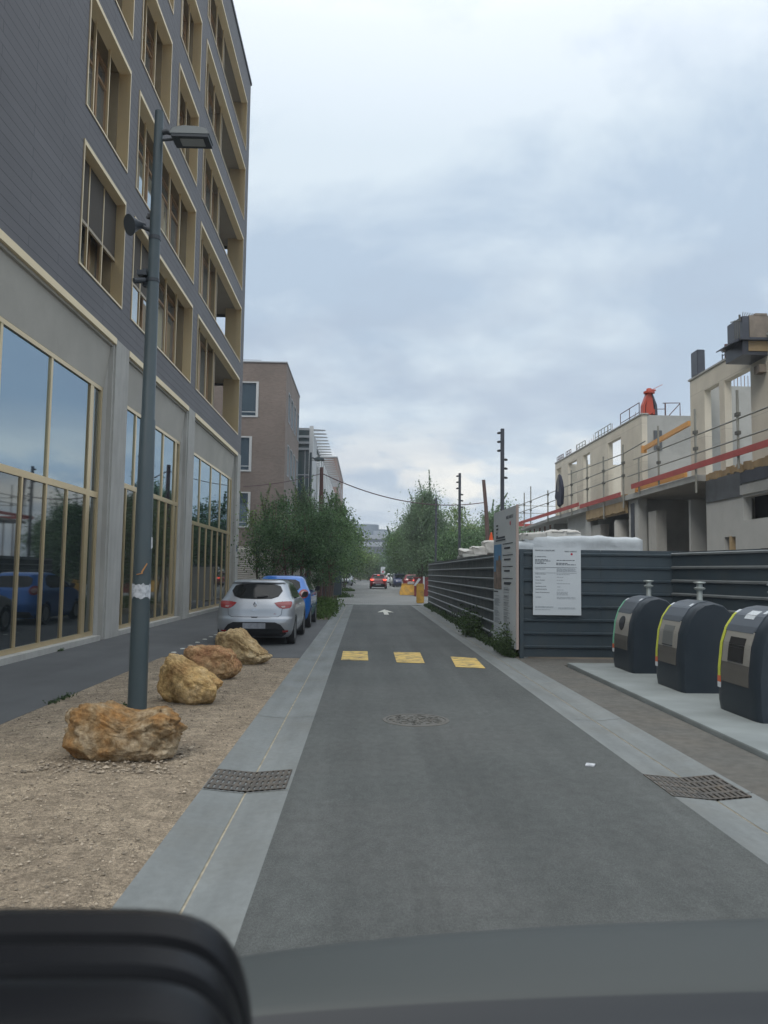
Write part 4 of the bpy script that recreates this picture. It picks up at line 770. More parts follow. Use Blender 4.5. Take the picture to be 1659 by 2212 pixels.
def make_car(name, label, paint, Lc=4.06, Wc=1.73, Hc=1.45, style='a', lit=False, face=1):
    t = thing(name, label, 'car'); sw = Wc / 1.73; sh = Hc / 1.45; sl_ = Lc / 4.06
    if style == 'a':
        lv = [(.17, .16, 3.86, .76, .5, .30, .5), (.24, .07, 3.98, .81, .5, .32, .55), (.36, .015, 4.04, .845, .52, .34, .6), (.50, 0, 4.06, .862, .54, .36, .6), (.58, .012, 4.055, .865, .54, .36, .6), (.64, .045, 4.03, .862, .54, .35, .6), (.70, .062, 3.98, .862, .54, .34, .6), (.80, .085, 3.86, .858, .54, .33, .5), (.90, .125, 3.45, .848, .54, .33, .4), (.96, .165, 3.10, .83, .53, .33, .35), (1.0, .20, 2.98, .795, .52, .33, .3), (1.06, .25, 2.88, .755, .5, .34, .3), (1.16, .34, 2.70, .715, .48, .36, .28), (1.27, .44, 2.48, .67, .46, .38, .26), (1.35, .50, 2.25, .635, .45, .38, .26), (1.385, .46, 2.12, .60, .44, .32, .3), (1.42, .47, 1.98, .56, .42, .32, .3), (1.445, .62, 1.78, .47, .36, .3, .3), (1.452, .85, 1.5, .34, .28, .3, .3)]
    else:
        lv = [(.18, .12, 3.86, .74, .5, .34, .5), (.30, .03, 4.0, .83, .55, .42, .6), (.45, 0, 4.06, .86, .56, .46, .6), (.58, .0, 4.06, .865, .56, .46, .6), (.70, .03, 4.0, .865, .56, .45, .6), (.85, .07, 3.84, .86, .56, .44, .5), (.95, .10, 3.4, .845, .54, .42, .4), (1.02, .14, 3.1, .81, .52, .40, .35), (1.1, .19, 2.95, .765, .5, .4, .3), (1.2, .27, 2.72, .71, .47, .4, .28), (1.3, .36, 2.45, .665, .45, .4, .26), (1.37, .41, 2.2, .62, .44, .36, .26), (1.42, .46, 1.98, .56, .42, .34, .3), (1.445, .62, 1.75, .47, .36, .3, .3), (1.452, .85, 1.5, .34, .28, .3, .3)]
    lv = [(z * sh, a * sl_, c * sl_, hw * sw, ax * sw, b1, b2) for (z, a, c, hw, ax, b1, b2) in lv]
    zs_ = [lv[0][0]];
    for i in range(len(lv) - 1):
        k = 3 if lv[i + 1][0] - lv[i][0] > .05 else 2
        zs_ += [lv[i][0] + (lv[i + 1][0] - lv[i][0]) * q / k for q in range(1, k + 1)]
    b = MB(); rings = [[(x, y, z) for x, y in outline(interp_levels(lv, z))] for z in zs_]; n = len(rings[0])
    for r_ in rings: b.v += r_
    for i in range(len(rings) - 1):
        for k in range(n): j = (k + 1) % n; b.f.append((i * n + k, i * n + j, (i + 1) * n + j, (i + 1) * n + k)); b.m.append(0)
    b.f.append(tuple(range(n))[::-1]); b.f.append(tuple(range((len(rings) - 1) * n, len(rings) * n))); b.m += [0, 0]
    body = b.build('body', paint, t, smooth=True)
    yw = (.66 * sl_, 3.25 * sl_); RW = .31 * min(sh, 1.0)
    cb = MB()
    for y in yw: cb.lathe((0, y, RW), [(RW + .055, -1.2), (RW + .055, 1.2)], 32, axis='x')
    cut = cb.build('cutter', M['black']); mod = body.modifiers.new('b', 'BOOLEAN'); mod.operation = 'DIFFERENCE'; mod.object = cut; mod.solver = 'EXACT'
    dg = bpy.context.evaluated_depsgraph_get(); nm = bpy.data.meshes.new_from_object(body.evaluated_get(dg)); body.modifiers.clear(); body.data = nm; bpy.data.objects.remove(cut)
    nm.materials.clear(); nm.materials.append(paint); nm.polygons.foreach_set('material_index', [0] * len(nm.polygons))
    try: nm.set_sharp_from_angle(angle=R(40))
    except Exception: pass
    b = MB(); b.box(-.62 * sw, .62 * sw, .75 * sl_, 3.2 * sl_, .16, .45); b.build('underbody', M['black'], t)
    def rear(x, z):
        yr, yf, hw, ax, ayr, ayf = interp_levels(lv, z); u = max(0.0, min(.999, (abs(x) - (hw - ax)) / ax)); return yr + ayr * (1 - (1 - u ** 2.3) ** (1 / 2.3))
    def side(y, z): return interp_levels(lv, z)[2]
    def patch(nm_, poly, m, which='rear', off=.008, k=7, par=None, dens=3):
        pl = []
        for i in range(len(poly)):
            a, c = poly[i], poly[(i + 1) % len(poly)]
            for q in range(dens): f = q / dens; pl.append((a[0] + (c[0] - a[0]) * f, a[1] + (c[1] - a[1]) * f))
        cx = sum(p[0] for p in pl) / len(pl); cz = sum(p[1] for p in pl) / len(pl); b = MB(); N_ = len(pl)
        def mp(u, v, o):
            if which == 'rear': 
                e = .01; y = rear(u, v); nx = (rear(u + e, v) - rear(u - e, v)) / (2 * e); nz_ = (rear(u, v + e) - rear(u, v - e)) / (2 * e); nn = Vector((nx, -1, nz_)).normalized(); return tuple(Vector((u, y, v)) + nn * o)
            s = 1 if which == 'right' else -1; x = side(u, v); return (s * (x + o), u, v)
        rs_ = [1.0 * (i + 1) / k for i in range(k)]
        b.v.append(mp(cx, cz, off))
        for r_ in rs_: b.v += [mp(cx + (u - cx) * r_, cz + (v - cz) * r_, off) for u, v in pl]
        b.v += [mp(u, v, -.02) for u, v in pl]
        for i in range(N_): b.f.append((0, 1 + i, 1 + (i + 1) % N_)); b.m.append(0)
        for r_ in range(k):
            for i in range(N_): j = (i + 1) % N_; b.f.append((1 + r_ * N_ + i, 1 + (r_ + 1) * N_ + i, 1 + (r_ + 1) * N_ + j, 1 + r_ * N_ + j)); b.m.append(0)
        return b.build(nm_, m, par or t, smooth=True)
    S = lambda P: [(x * sw, z * sh) for x, z in P]
    if style == 'a':
        win = [(-.555, 1.19), (-.50, 1.29), (-.36, 1.335), (0, 1.345), (.36, 1.335), (.50, 1.29), (.555, 1.19), (.48, 1.08), (.34, 1.035), (0, 1.025), (-.34, 1.035), (-.48, 1.08)]
        patch('rear_window_surround', S([(x * 1.03, 1.185 + (z - 1.185) * 1.08) for x, z in win]), M['black'], off=.004); rw = patch('rear_window', S(win), M['carglass'], off=.009)
        b = MB(); b.tube([(.02 * sw, rear(0, 1.07 * sh) - .03, 1.06 * sh), (.26 * sw, rear(.2, 1.08 * sh) - .03, 1.085 * sh)], [.03, .012], 6); b.build('wiper', M['black'], t)
        for s in (-1, 1):
            P = [(.42, .935), (.52, .955), (.66, .965), (.78, .965), (.80, .93), (.785, .86), (.76, .82), (.62, .805), (.54, .825), (.47, .875)]
            P = [(s * x, z) for x, z in P][::s]; lp = patch('tail_light', S(P), M['brake'] if lit else M['tail'], off=.010)
            Q = [(s * x, z) for x, z in ((.57, .86), (.66, .87), (.66, .835), (.60, .83))][::s]; patch('reverse_lens', S(Q), M['tail2'], off=.015, k=3, par=lp)
        patch('lower_bumper', S([(-.66, .36), (-.58, .46), (-.46, .515), (0, .52), (.46, .515), (.58, .46), (.66, .36), (.70, .26), (.6, .19), (0, .19), (-.6, .19), (-.70, .26)]), M['black'], off=.006)
        for s in (-1, 1): patch('reflector', S([(s * x, z) for x, z in ((.62, .335), (.74, .335), (.73, .30), (.62, .29))][::s]), M['tail'], off=.012, k=2)
        patch('number_plate', S([(-.25, .375), (.25, .375), (.25, .495), (-.25, .495)]), M['plate'], off=.018, k=3)
        # diamond emblem
        c_ = [(0, 1.0), (.55, .0), (0, -1.0), (-.55, 0)]; b = MB(); zc = .90 * sh
        for i in range(4):
            a, d_ = c_[i], c_[(i + 1) % 4]; o_, i_ = .078, .046
            b.prism([(a[0] * o_, rear(0, zc) - .02, zc + a[1] * o_), (d_[0] * o_, rear(0, zc) - .02, zc + d_[1] * o_), (d_[0] * i_, rear(0, zc) - .024, zc + d_[1] * i_), (a[0] * i_, rear(0, zc) - .024, zc + a[1] * i_)], (0, .03, 0))
        b.build('diamond_emblem', M['chrome'], t)
        if not lit: text_mesh('CLIO', .062, (0, rear(0, .775 * sh) - .012, .765 * sh), (R(80), 0, 0), M['chrome'], 'lettering', t, align='CENTER'); text_mesh('dCi', .04, (.42, rear(.45, .69 * sh) - .012, .685 * sh), (R(82), 0, R(6)), M['tail'], 'lettering', t)
        def seam(P, nm_='tailgate_seam'):
            b = MB(); b.tube([(x * sw, rear(x * sw, z * sh) - .0015, z * sh) for x, z in P], .0055, 5); b.build(nm_, M['black'], t)
        seam([(-.585, .98), (-.60, .80), (-.585, .68), (-.52, .635), (-.3, .628), (0, .626), (.3, .628), (.52, .635), (.585, .68), (.60, .80), (.585, .98)])
        patch('boot_handle', S([(-.08, .633), (.08, .633), (.06, .608), (-.06, .608)]), M['black'], off=.008, k=2)
        if lit: patch('high_brake_light', S([(-.12, 1.385), (.12, 1.385), (.10, 1.355), (-.10, 1.355)]), M['brake'], off=.02, k=2)
        else: b = MB(); b.tube([(.0, .8, 1.44 * sh), (0, .72, 1.50 * sh)], [.025, .006], 6); b.build('antenna', M['black'], t)
    else:
        win = [(-.56, 1.12), (-.52, 1.27), (-.40, 1.335), (0, 1.345), (.40, 1.335), (.52, 1.27), (.56, 1.12), (.5, 1.05), (.3, 1.03), (0, 1.025), (-.3, 1.03), (-.5, 1.05)]
        patch('rear_window', S(win), M['carglass'], off=.008)
        for s in (-1, 1):
            P = [(s * (.655 + .13 * math.cos(a)), .945 + .125 * math.sin(a)) for a in [2 * math.pi * q / 16 for q in range(16)]]; lp = patch('tail_light', S(P), M['tail'], off=.014)
            P = [(s * (.655 + .075 * math.cos(a)), .945 + .07 * math.sin(a)) for a in [2 * math.pi * q / 16 for q in range(16)]]; patch('inner_lens', S(P), M['tail2'], off=.020, k=3, par=lp)
        patch('lower_bumper', S([(-.6, .36), (0, .38), (.6, .36), (.66, .22), (.5, .19), (-.5, .19), (-.66, .22)]), M['black'], off=.006)
        patch('number_plate', S([(-.25, .60), (.25, .60), (.25, .70), (-.25, .70)]), M['plate'], off=.012, k=3)
    for s, w_ in ((1, 'right'), (-1, 'left')):
        P = [(.80, 1.10), (.98, 1.28), (1.25, 1.365), (2.0, 1.365), (2.5, 1.15), (2.75, 1.01), (1.0, 1.01)]; P = [(y * sl_, z * sh) for y, z in P]
        patch('side_window', P if s > 0 else P[::-1], M['carglass'], which=w_, off=.006, k=5)
        b = MB(); x = s * (side(2.5, .98 * sh)); b.prism([(x, 2.52 * sl_, .98 * sh), (x + s * .16, 2.50 * sl_, 1.0 * sh), (x + s * .19, 2.48 * sl_, 1.13 * sh), (x + s * .06, 2.5 * sl_, 1.14 * sh)], (0, .10, 0)); b.build('side_mirror', M['black'], t, bevel=.02)
        b = MB(); b.tube([(s * side(0, .86 * sh), 1.5 * sl_, .87 * sh), (s * (side(0, .86 * sh) + .02), 1.58 * sl_, .87 * sh), (s * side(0, .86 * sh), 1.68 * sl_, .87 * sh)], .014, 6); b.build('door_handle', paint, t)
        for y in yw:
            x0 = s * (Wc / 2 - .19); b = MB(); b.lathe((x0, y, RW), [(RW * .62, 0), (RW * .95, .0), (RW, .03), (RW, .15), (RW * .95, .185), (RW * .66, .18), (RW * .62, .15)] if s > 0 else [(RW * .62, 0), (RW * .95, 0), (RW, -.03), (RW, -.15), (RW * .95, -.185), (RW * .66, -.18), (RW * .62, -.15)], 28, axis='x'); wl_ = b.build('wheel', M['rubber'], t, smooth=True)
            b = MB(); b.lathe((x0 + s * .13, y, RW), [(.0, .02 * s), (RW * .60, .035 * s), (RW * .66, .045 * s), (RW * .66, -.06 * s)], 24, axis='x'); b.build('rim', M['rim'], wl_, smooth=False)
    # front: windscreen, lamps
    b = MB(); z0, z1 = 1.0 * sh, 1.36 * sh
    def fr(x, z): yr, yf, hw, ax, ayr, ayf = interp_levels(lv, z); u = max(0.0, min(.999, (abs(x) - (hw - ax)) / ax)); return yf - ayf * (1 - (1 - u ** 2.3) ** (1 / 2.3))
    G_ = [[(x * (.70 - .13 * q / 6) * sw, fr(x * (.70 - .13 * q / 6) * sw, z0 + (z1 - z0) * q / 6) + .008, z0 + (z1 - z0) * q / 6) for x in [i / 6 - 1 for i in range(13)]] for q in range(7)]
    for q in range(6):
        for i in range(12): b.quad(G_[q][i], G_[q][i + 1], G_[q + 1][i + 1], G_[q + 1][i])
    b.build('windscreen', M['carglass'], t, smooth=True)
    for s in (-1, 1):
        b = MB(); b.prism([(s * .45 * sw, fr(.45 * sw, .7 * sh) + .01, .68 * sh), (s * .78 * sw, fr(.78 * sw, .7 * sh) + .01, .70 * sh), (s * .74 * sw, fr(.74 * sw, .8 * sh) + .01, .82 * sh), (s * .5 * sw, fr(.5 * sw, .76 * sh) + .01, .76 * sh)], (0, -.04, 0)); b.build('headlight', M['lens'], t)
    b = MB(); b.prism([(-.4 * sw, fr(0, .4 * sh) + .01, .28 * sh), (.4 * sw, fr(0, .4 * sh) + .01, .28 * sh), (.46 * sw, fr(0, .5 * sh) + .008, .46 * sh), (-.46 * sw, fr(0, .5 * sh) + .008, .46 * sh)], (0, -.05, 0)); b.build('grille', M['black'], t)
    return t
c = make_car('parked_car', 'silver hatchback parked with its tail to the camera behind the boulders', M['silver']); c.location = (-2.43, 17.2, .004)
c2 = make_car('parked_car', 'bright blue small car with round tail lights parked in front of the silver hatchback', M['blue'], 3.75, 1.72, 1.52, 'b'); c2.location = (-2.43, 22.4, .004)
c3 = make_car('moving_car', 'red hatchback driving away down the middle of the street, brake lights lit', M['redp'], 4.06, 1.74, 1.46, 'a', lit=True); c3.location = (1.38, 77.5, 0)
def recolor(src, loc, rz, m, label, nm='parked_car'):
    t = copy_tree(src); t.name = nm; t.location = loc; t.rotation_euler = (0, 0, rz); t['label'] = label; t['group'] = 'cars parked along the far part of the street'
    for k in list(t.children):
        if k.name.startswith('body') or k.name.startswith('door_handle'): k.material_slots[0].link = 'OBJECT'; k.material_slots[0].material = m
    return t
recolor(c2, (-2.35, 96, 0), math.pi, M['silver'], 'pale silver car parked under the street trees on the left, facing the camera')
recolor(c2, (-2.4, 106, 0), math.pi, M['greyp'], 'dark grey car parked behind the pale silver one on the left')
recolor(c2, (4.1, 91.5, 0), math.pi, M['navy'], 'navy blue car parked on the right, nose to the camera, beside the red moving car')
recolor(c2, (4.0, 99, 0), math.pi, M['whitep'], 'white car parked behind the navy blue one')
recolor(c2, (3.7, 108, 0), 0.0, M['whitep'], 'white car farthest along the right-hand parking')
recolor(c2, (4.35, 70, 0), 0.0, M['redp'], 'red car parked just behind the yellow concrete barrier')

# ================================================================ CONSTRUCTION BUILDING (right)
WX = 11.0
cbd = thing('unfinished_building', 'unfinished raw concrete building behind the hoarding with empty window openings', 'building', (11, 30, 0))
def wall_y(name, x0, x1, y0, y1, z0, z1, hs, m, par):
    ys_ = sorted({y0, y1, *[v for h in hs for v in h[:2]]}); b = MB()
    for a, c in zip(ys_[:-1], ys_[1:]):
        cut = sorted([(h[2], h[3]) for h in hs if h[0] <= a + 1e-6 and h[1] >= c - 1e-6]); z = z0
        for (p, q) in cut:
            if p > z: b.box(x0, x1, a, c, z, p)
            z = q
        if z < z1: b.box(x0, x1, a, c, z, z1)
    return b.build(name, m, par)
wall_y('upper_wall', WX, WX + .22, 30.2, 44.25, 4.9, 8.1, [(42.85, 43.9, 4.9, 7.72), (39.7, 41.4, 4.9, 7.70), (37.3, 38.5, 4.9, 7.70), (32.75, 34.5, 5.0, 7.66)], M['raw'], cbd)
wall_y('upper_wall', WX, WX + .22, 14.0, 25.6, 4.9, 8.30, [(23.45, 24.5, 4.9, 7.72), (21.5, 23.1, 4.9, 7.68), (17, 19.5, 5.6, 7.6)], M['raw'], cbd)
b = MB(); b.box(WX - .03, WX + .26, 13.9, 25.7, 8.30, 8.36); b.box(WX - .03, WX + .26, 30.15, 44.3, 8.1, 8.15); b.build('parapet_cap', M['rawgrey'], cbd)
b = MB(); b.box(WX + .22, 18, 30.2, 30.42, 4.9, 8.08); b.build('cross_wall', M['rawgrey'], cbd)
b = MB(); b.box(11.47, 11.80, 30.17, 30.199, 6.66, 7.46); b.build('wall_recess', M['scrape'], cbd)
b = MB(); b.box(WX + .22, 16, 25.38, 25.6, 4.9, 8.1); b.build('cross_wall', M['rawgrey'], cbd)
b = MB(); b.box(WX + .22, 14.5, 41.7, 41.9, 4.9, 7.72); b.build('cross_wall', M['raw'], cbd); b = MB(); b.box(WX + .22, 13.2, 44.0, 44.2, 4.9, 7.9); b.build('cross_wall', M['raw'], cbd)
b = MB(); b.box(12.0, 12.25, 38.55, 38.8, 4.9, 6.9); b.box(12.3, 15, 36.0, 36.2, 4.9, 5.9); b.build('inner_stub', M['raw'], cbd)
b = MB(); b.box(10.55, 20, 24.2, 44.5, 4.70, 4.9); b.prism([(10.55, 44.5, 4.70), (20, 44.5, 4.70), (20, 53.8, 4.70), (10.9, 53.8, 4.70)], (0, 0, .17)); b.build('floor_slab', M['rawgrey'], cbd)
b = MB(); b.box(10.9, 20, 14, 24.2, 4.70, 4.9); b.build('floor_slab', M['rawgrey'], cbd)
# rough cast ledge above the masonry
lr = random.Random(8); b = MB()
for k in range(46): y = 15 + k * .205; b.box(10.86 + lr.uniform(-.02, .03), 10.92, y, y + .205, 4.72 + lr.uniform(-.05, .03), 4.90 + lr.uniform(-.02, .07))
b.build('rough_ledge', M['ply'], cbd)
# ground floor
wall_y('ground_wall', 10.9, 11.15, 14.0, 24.3, 0, 4.7, [(20.2, 21.9, 3.28, 3.95), (22.40, 23.1, 0, 2.85), (18.0, 21.0, 0, 2.45)], M['rawcol'], cbd)
b = MB(); b.box(10.862, 10.898, 21.95, 24.25, 4.0, 4.70); b.build('dark_panel', M['scrape'], cbd)
b = MB(); b.box(10.862, 10.898, 20.3, 21.94, 4.35, 4.70); b.build('dark_panel', M['duct'], cbd)
b = MB(); b.box(10.86, 10.899, 16.5, 22.0, 4.02, 4.30); b.build('lintel_band', M['rawgrey'], cbd)
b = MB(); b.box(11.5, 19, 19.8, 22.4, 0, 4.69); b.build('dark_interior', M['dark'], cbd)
b = MB(); b.box(10.85, 11.1, 22.62, 22.70, 0, 2.86); b.build('opening_post', M['ply'], cbd)
b = MB(); b.box(13.4, 13.6, 24.3, 30.2, 0, 4.69); b.build('recess_wall', M['rawgrey'], cbd)
b = MB(); b.box(11.16, 13.4, 30.4, 30.6, 0, 4.69); b.build('recess_wall', M['rawgrey'], cbd)
b = MB(); b.box(11.2, 13.4, 26.2, 26.35, 0, 4.30); b.build('partition', M['rawcol'], cbd)
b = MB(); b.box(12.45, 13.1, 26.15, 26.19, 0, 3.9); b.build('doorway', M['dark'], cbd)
b = MB(); b.box(10.95, 11.35, 28.7, 29.5, 0, 4.12); b.build('column', M['conc'], cbd)
b = MB(); b.box(10.72, 11.1, 29.95, 31.05, 0, 4.71); b.build('pier', M['rawcol'], cbd, bevel=.03)
b = MB(); b.box(10.695, 10.72, 30.35, 30.75, 3.15, 4.55); b.build('dark_slot', M['duct'], cbd, bevel=.01)
b = MB(); b.lathe((11.0, 32.6, 0), [(.36, 0), (.36, 3.9), (.30, 4.02)], 28); b.build('round_column', M['conc'], cbd, smooth=True)
b = MB(); b.box(10.8, 11.2, 35.1, 36.35, 0, 4.0); b.build('column', M['conc'], cbd)
b = MB(); b.prism([(10.75, 36.4, 0), (10.75, 37.3, 0), (10.75, 37.3, 4.9), (10.75, 36.7, 4.9), (10.75, 36.4, 4.1)], (.35, 0, 0)); b.build('pier', M['rawcol'], cbd)
wall_y('ground_wall', 11.0, 11.2, 37.3, 41.6, 0, 4.7, [], M['rawcol'], cbd)
b = MB(); b.box(12.8, 13.0, 30.6, 46, 0, 4.69); b.build('recess_wall', M['rawgrey'], cbd)
b = MB(); b.box(11.3, 12.8, 45.8, 46.0, 0, 4.69); b.build('recess_wall', M['rawgrey'], cbd)
b = MB(); b.box(10.62, 10.72, 31.1, 36.6, 4.2, 4.98)
for k in range(18): y = 31.1 + k * .305; b.box(10.56, 10.62, y, y + .29, 4.25 + .05 * lr.random(), 4.85 + .1 * lr.random())
b.build('edge_formwork', M['ply'], cbd)
b = MB()
for y in (46, 47.2, 48.6, 50.0, 51.6, 53.0): b.tube([(11.4, y, 0), (11.4, y, 4.7)], .05, 6); b.tube([(13, y, 0), (13, y, 4.7)], .05, 6)
b.build('slab_props', M['rust'], cbd)
b = MB()
for k in range(60):
    y = 14.5 + lr.random() * 39; z = 8.1 if y > 30.2 else 8.33
    if 25.7 < y < 30.2 or y > 44.2: continue
    b.tube([(WX + .1, y, z - .05), (WX + .1, y + lr.uniform(-.02, .02), z + lr.uniform(.15, .45))], .009, 4)
b.build('starter_bars', M['rust'], cbd)
b = MB()
for k in range(34): x = 11.4 + k * .12; b.tube([(x, 25.5, 8.05), (x, 25.5, 8.5)], .012, 4)
b.build('starter_bars', M['rust'], cbd)
# roof guard frames
def guard(x, y0, y1, z, m, h=.55, n=3, zd=0.0):
    b = MB(); b.tube([(x, y0, z + h), (x, y1, z + h + zd)], .018, 5); b.tube([(x, y0, z + .12), (x, y1, z + .12 + zd)], .016, 5)
    for k in range(n + 1): y = y0 + (y1 - y0) * k / n; b.tube([(x, y, z - .05), (x, y, z + h)], .018, 5)
    return b
for i, (y0, y1, m, n, h) in enumerate(((30.6, 32.9, 'redpole', 2, .52), (34.2, 36.6, 'scaff', 5, .36), (38.3, 39.9, 'scaff', 3, .30), (41.0, 42.0, 'redpole', 3, .28), (42.6, 44.0, 'redpole', 4, .28))):
    guard(WX + .05, y0, y1, 8.15, M[m], h, n).build('roof_guard', M[m], cbd)
b = MB(); b.tube([(11.9, 30.3, 8.6), (12.6, 30.3, 8.62), (12.6, 30.3, 8.1)], .02, 5); b.tube([(12.0, 30.3, 8.1), (12.0, 30.3, 8.6)], .03, 5); b.tube([(12.15, 30.3, 8.1), (12.6, 30.3, 8.6)], .018, 5); b.tube([(11.6, 30.3, 8.35), (12.0, 30.3, 8.36)], .015, 5); b.build('roof_guard', M['redpole'], cbd)
guard(WX + .05, 22.0, 23.3, 8.36, M['duct'], .22, 5, .05).build('roof_guard', M['duct'], cbd)
b = MB(); b.tube([(WX + .1, 23.15, 8.3), (WX + .1, 23.15, 8.85)], .05, 8); b.build('roof_marker', M['redpole'], cbd)
# duct, formwork tower
b = MB(); b.box(10.98, 11.25, 24.95, 25.45, 8.365, 9.22); b.build('vent_shaft', M['duct'], bevel=.02, label='dark square shaft standing on the corner of the unfinished wall', cat='shaft')
ft = thing('formwork_tower', 'weathered formwork box with scaffold platforms on top of the unfinished wall', 'formwork', (11.2, 21.2, 8.36))
b = MB(); b.box(10.50, 11.6, 20.5, 21.4, 8.24, 8.86); b.box(10.66, 11.0, 20.49, 21.4, 8.86, 8.92); b.build('box', M['plygrey'], ft)
b = MB(); b.box(10.46, 11.6, 20.5, 21.5, 7.86, 8.14); b.build('timber_base', M['ply'], ft)
b = MB(); b.box(10.29, 10.455, 20.5, 21.5, 7.75, 8.14); b.box(10.31, 10.495, 20.52, 21.4, 8.22, 8.84); b.box(10.46, 11.6, 20.52, 21.5, 7.75, 7.855); b.build('side_formwork', M['duct'], ft)
b = MB(); b.box(10.2, 11.7, 20.4, 21.6, 8.145, 8.215); b.prism([(10.2, 20.5, 8.14), (9.92, 20.5, 8.02), (9.92, 20.5, 8.05), (10.2, 20.5, 8.22)], (0, .8, 0)); b.build('platform', M['duct'], ft)
b = MB()
for x in (10.14, 10.20, 10.26): b.tube([(x, 20.6, 8.2), (x, 20.6, 8.74)], .014, 5)
b.tube([(10.02, 20.6, 8.68), (10.5, 20.6, 8.80)], .016, 5); b.tube([(10.28, 20.6, 8.7), (10.28, 20.6, 8.9)], .03, 5)
for k in range(5): b.tube([(10.44 + .02 * k, 20.8, 8.8), (10.48 + .07 * k, 20.8, 9.06 - .01 * k)], .010, 4)
b.build('scaffold_tubes', M['coupler'], ft)
b = MB(); b.box(10.80, 10.99, 20.6, 20.9, 7.30, 7.52); b.build('bracket', M['plygrey'], ft)
# scaffold guard rail along the slab edge
sc = thing('scaffold_rail', 'scaffold guard rail with red toe board along the edge of the concrete slab', 'scaffold', (10.7, 35, 4.9)); SX = 10.5
for y, z0, z1 in ((52.6, 4.6, 6.45), (50.6, 4.7, 7.05), (48.6, 4.7, 7.25), (44.0, 4.7, 6.5), (41.2, 4.75, 6.9), (38.9, 4.7, 7.0), (36.1, 4.7, 7.1), (33.6, 4.1, 6.9), (31.0, 4.4, 7.0), (29.2, 4.8, 6.2), (27.2, 4.9, 7.05), (24.1, 4.3, 7.0), (21.3, 4.7, 6.95), (18, 4.7, 6.9)):
    b = MB(); b.tube([(SX, y, z0), (SX, y, z1)], .038, 8); b.build('post', M['scaff'], sc)
for p0, p1 in (((SX, 53.4, 6.36), (SX, 44, 6.3)), ((SX, 53.0, 5.85), (SX, 44, 5.78)), ((SX, 44, 6.3), (SX, 31, 6.22)), ((SX, 44, 5.78), (SX, 31, 5.72)), ((SX, 39.5, 6.85), (SX, 31, 6.62)), ((SX, 31, 6.62), (SX, 28.5, 6.72)), ((SX, 29.8, 6.2), (SX, 17, 6.08)), ((SX, 30.5, 5.62), (SX, 17, 5.5)), ((SX, 52.6, 6.36), (13.5, 52.6, 6.36)), ((SX, 52.6, 5.85), (13.5, 52.6, 5.85))):
    b = MB(); b.tube([p0, p1], .024, 6); b.build('rail', M['scaff'], sc)
b = MB()
for y in (50.6, 48.6, 44.0, 41.2, 38.9, 36.1, 33.6, 31, 27.2, 24.1, 21.3):
    for z in (6.25, 5.72): b.box(SX - .05, SX + .05, y - .09, y + .09, z - .05, z + .05)
b.build('couplers', M['coupler'], sc)
for y0, y1, z in ((37.4, 53.9, 5.02), (31.2, 37.2, 4.88), (17.0, 29.9, 5.05)):
    b = MB(); b.prism([(SX - .07, y0, z), (SX - .04, y0, z), (SX - .04, y0, z + .19), (SX - .07, y0, z + .19)], (0, y1 - y0, .0)); b.build('toe_board', M['redboard'], sc)
b = MB(); b.box(SX - .05, 13.5, 53.9, 53.93, 5.02, 5.2); b.build('toe_board', M['redboard'], sc)
for nm_, P, lb in (('beam', ((10.85, 29.7, 6.55), (10.95, 25.7, 6.78)), 'orange beam fixed diagonally across the grey wall, the upper of the two'), ('beam', ((10.62, 29.8, 4.98), (10.8, 25.7, 5.02)), 'orange beam lying along the slab edge, the lower of the two')):
    b = MB(); a, c = Vector(P[0]), Vector(P[1]); b.prism([a, a + Vector((0, 0, .17)), c + Vector((0, 0, .17)), c], (.10, 0, 0)); b.box(a.x - .04, a.x + .14, a.y - .05, a.y + .12, a.z - .08, a.z + .2); b.build(nm_, M['orange'], label=lb, cat='beam', group='orange beams on the unfinished building')
# hanging jacket
b = MB(); bm_ = [(-.15, 7.0, .03), (-.42, 6.72, .10), (-.62, 6.3, .13), (-.78, 5.95, .12), (-.80, 5.75, .10), (-.38, 5.72, .12), (-.30, 5.35, .10), (.02, 5.25, .1), (.12, 5.45, .11), (.28, 5.3, .10), (.60, 5.35, .09), (.72, 5.8, .11), (.76, 6.2, .13), (.52, 6.65, .11), (.2, 6.98, .05), (0, 7.06, .02)]
b.prism([(SX - .18, 40.9 - a, z) for a, z, _ in bm_], (.14, 0, 0)); b.build('hanging_jacket', M['coat'], label='dark jacket hung over the scaffold rail in front of the beige wall', cat='jacket', bevel=.05, smooth=True)
b = MB(); b.box(SX - .21, SX - .18, 40.84, 40.92, 6.1, 6.95); b.build('jacket_zip', M['scaff'], bpy.data.objects['hanging_jacket'])
# orange-red concrete hopper on the wall
hp = thing('concrete_skip', 'orange-red concrete hopper standing on top of the unfinished wall', 'hopper', (11.35, 30.3, 8.1))
for s in (-1, 1):
    b = MB(); b.prism([(11.35 + s * .10, 30.2, 8.98), (11.35 + s * .28, 30.2, 8.5), (11.35 + s * .30, 30.2, 8.09), (11.35 + s * .20, 30.2, 8.09), (11.35 + s * .20, 30.2, 8.45), (11.35 + s * .06, 30.2, 8.95)], (0, .3, 0)); b.build('leg', M['bell'] if s < 0 else M['duct'], hp)
b = MB(); b.prism([(11.26, 30.22, 8.97), (11.44, 30.22, 8.97), (11.50, 30.22, 8.35), (11.56, 30.22, 8.30), (11.56, 30.22, 8.12), (11.47, 30.22, 8.12), (11.45, 30.22, 8.20), (11.38, 30.22, 8.12), (11.20, 30.22, 8.12), (11.19, 30.22, 8.35)], (0, .3, 0)); b.build('funnel', M['bell'], hp)
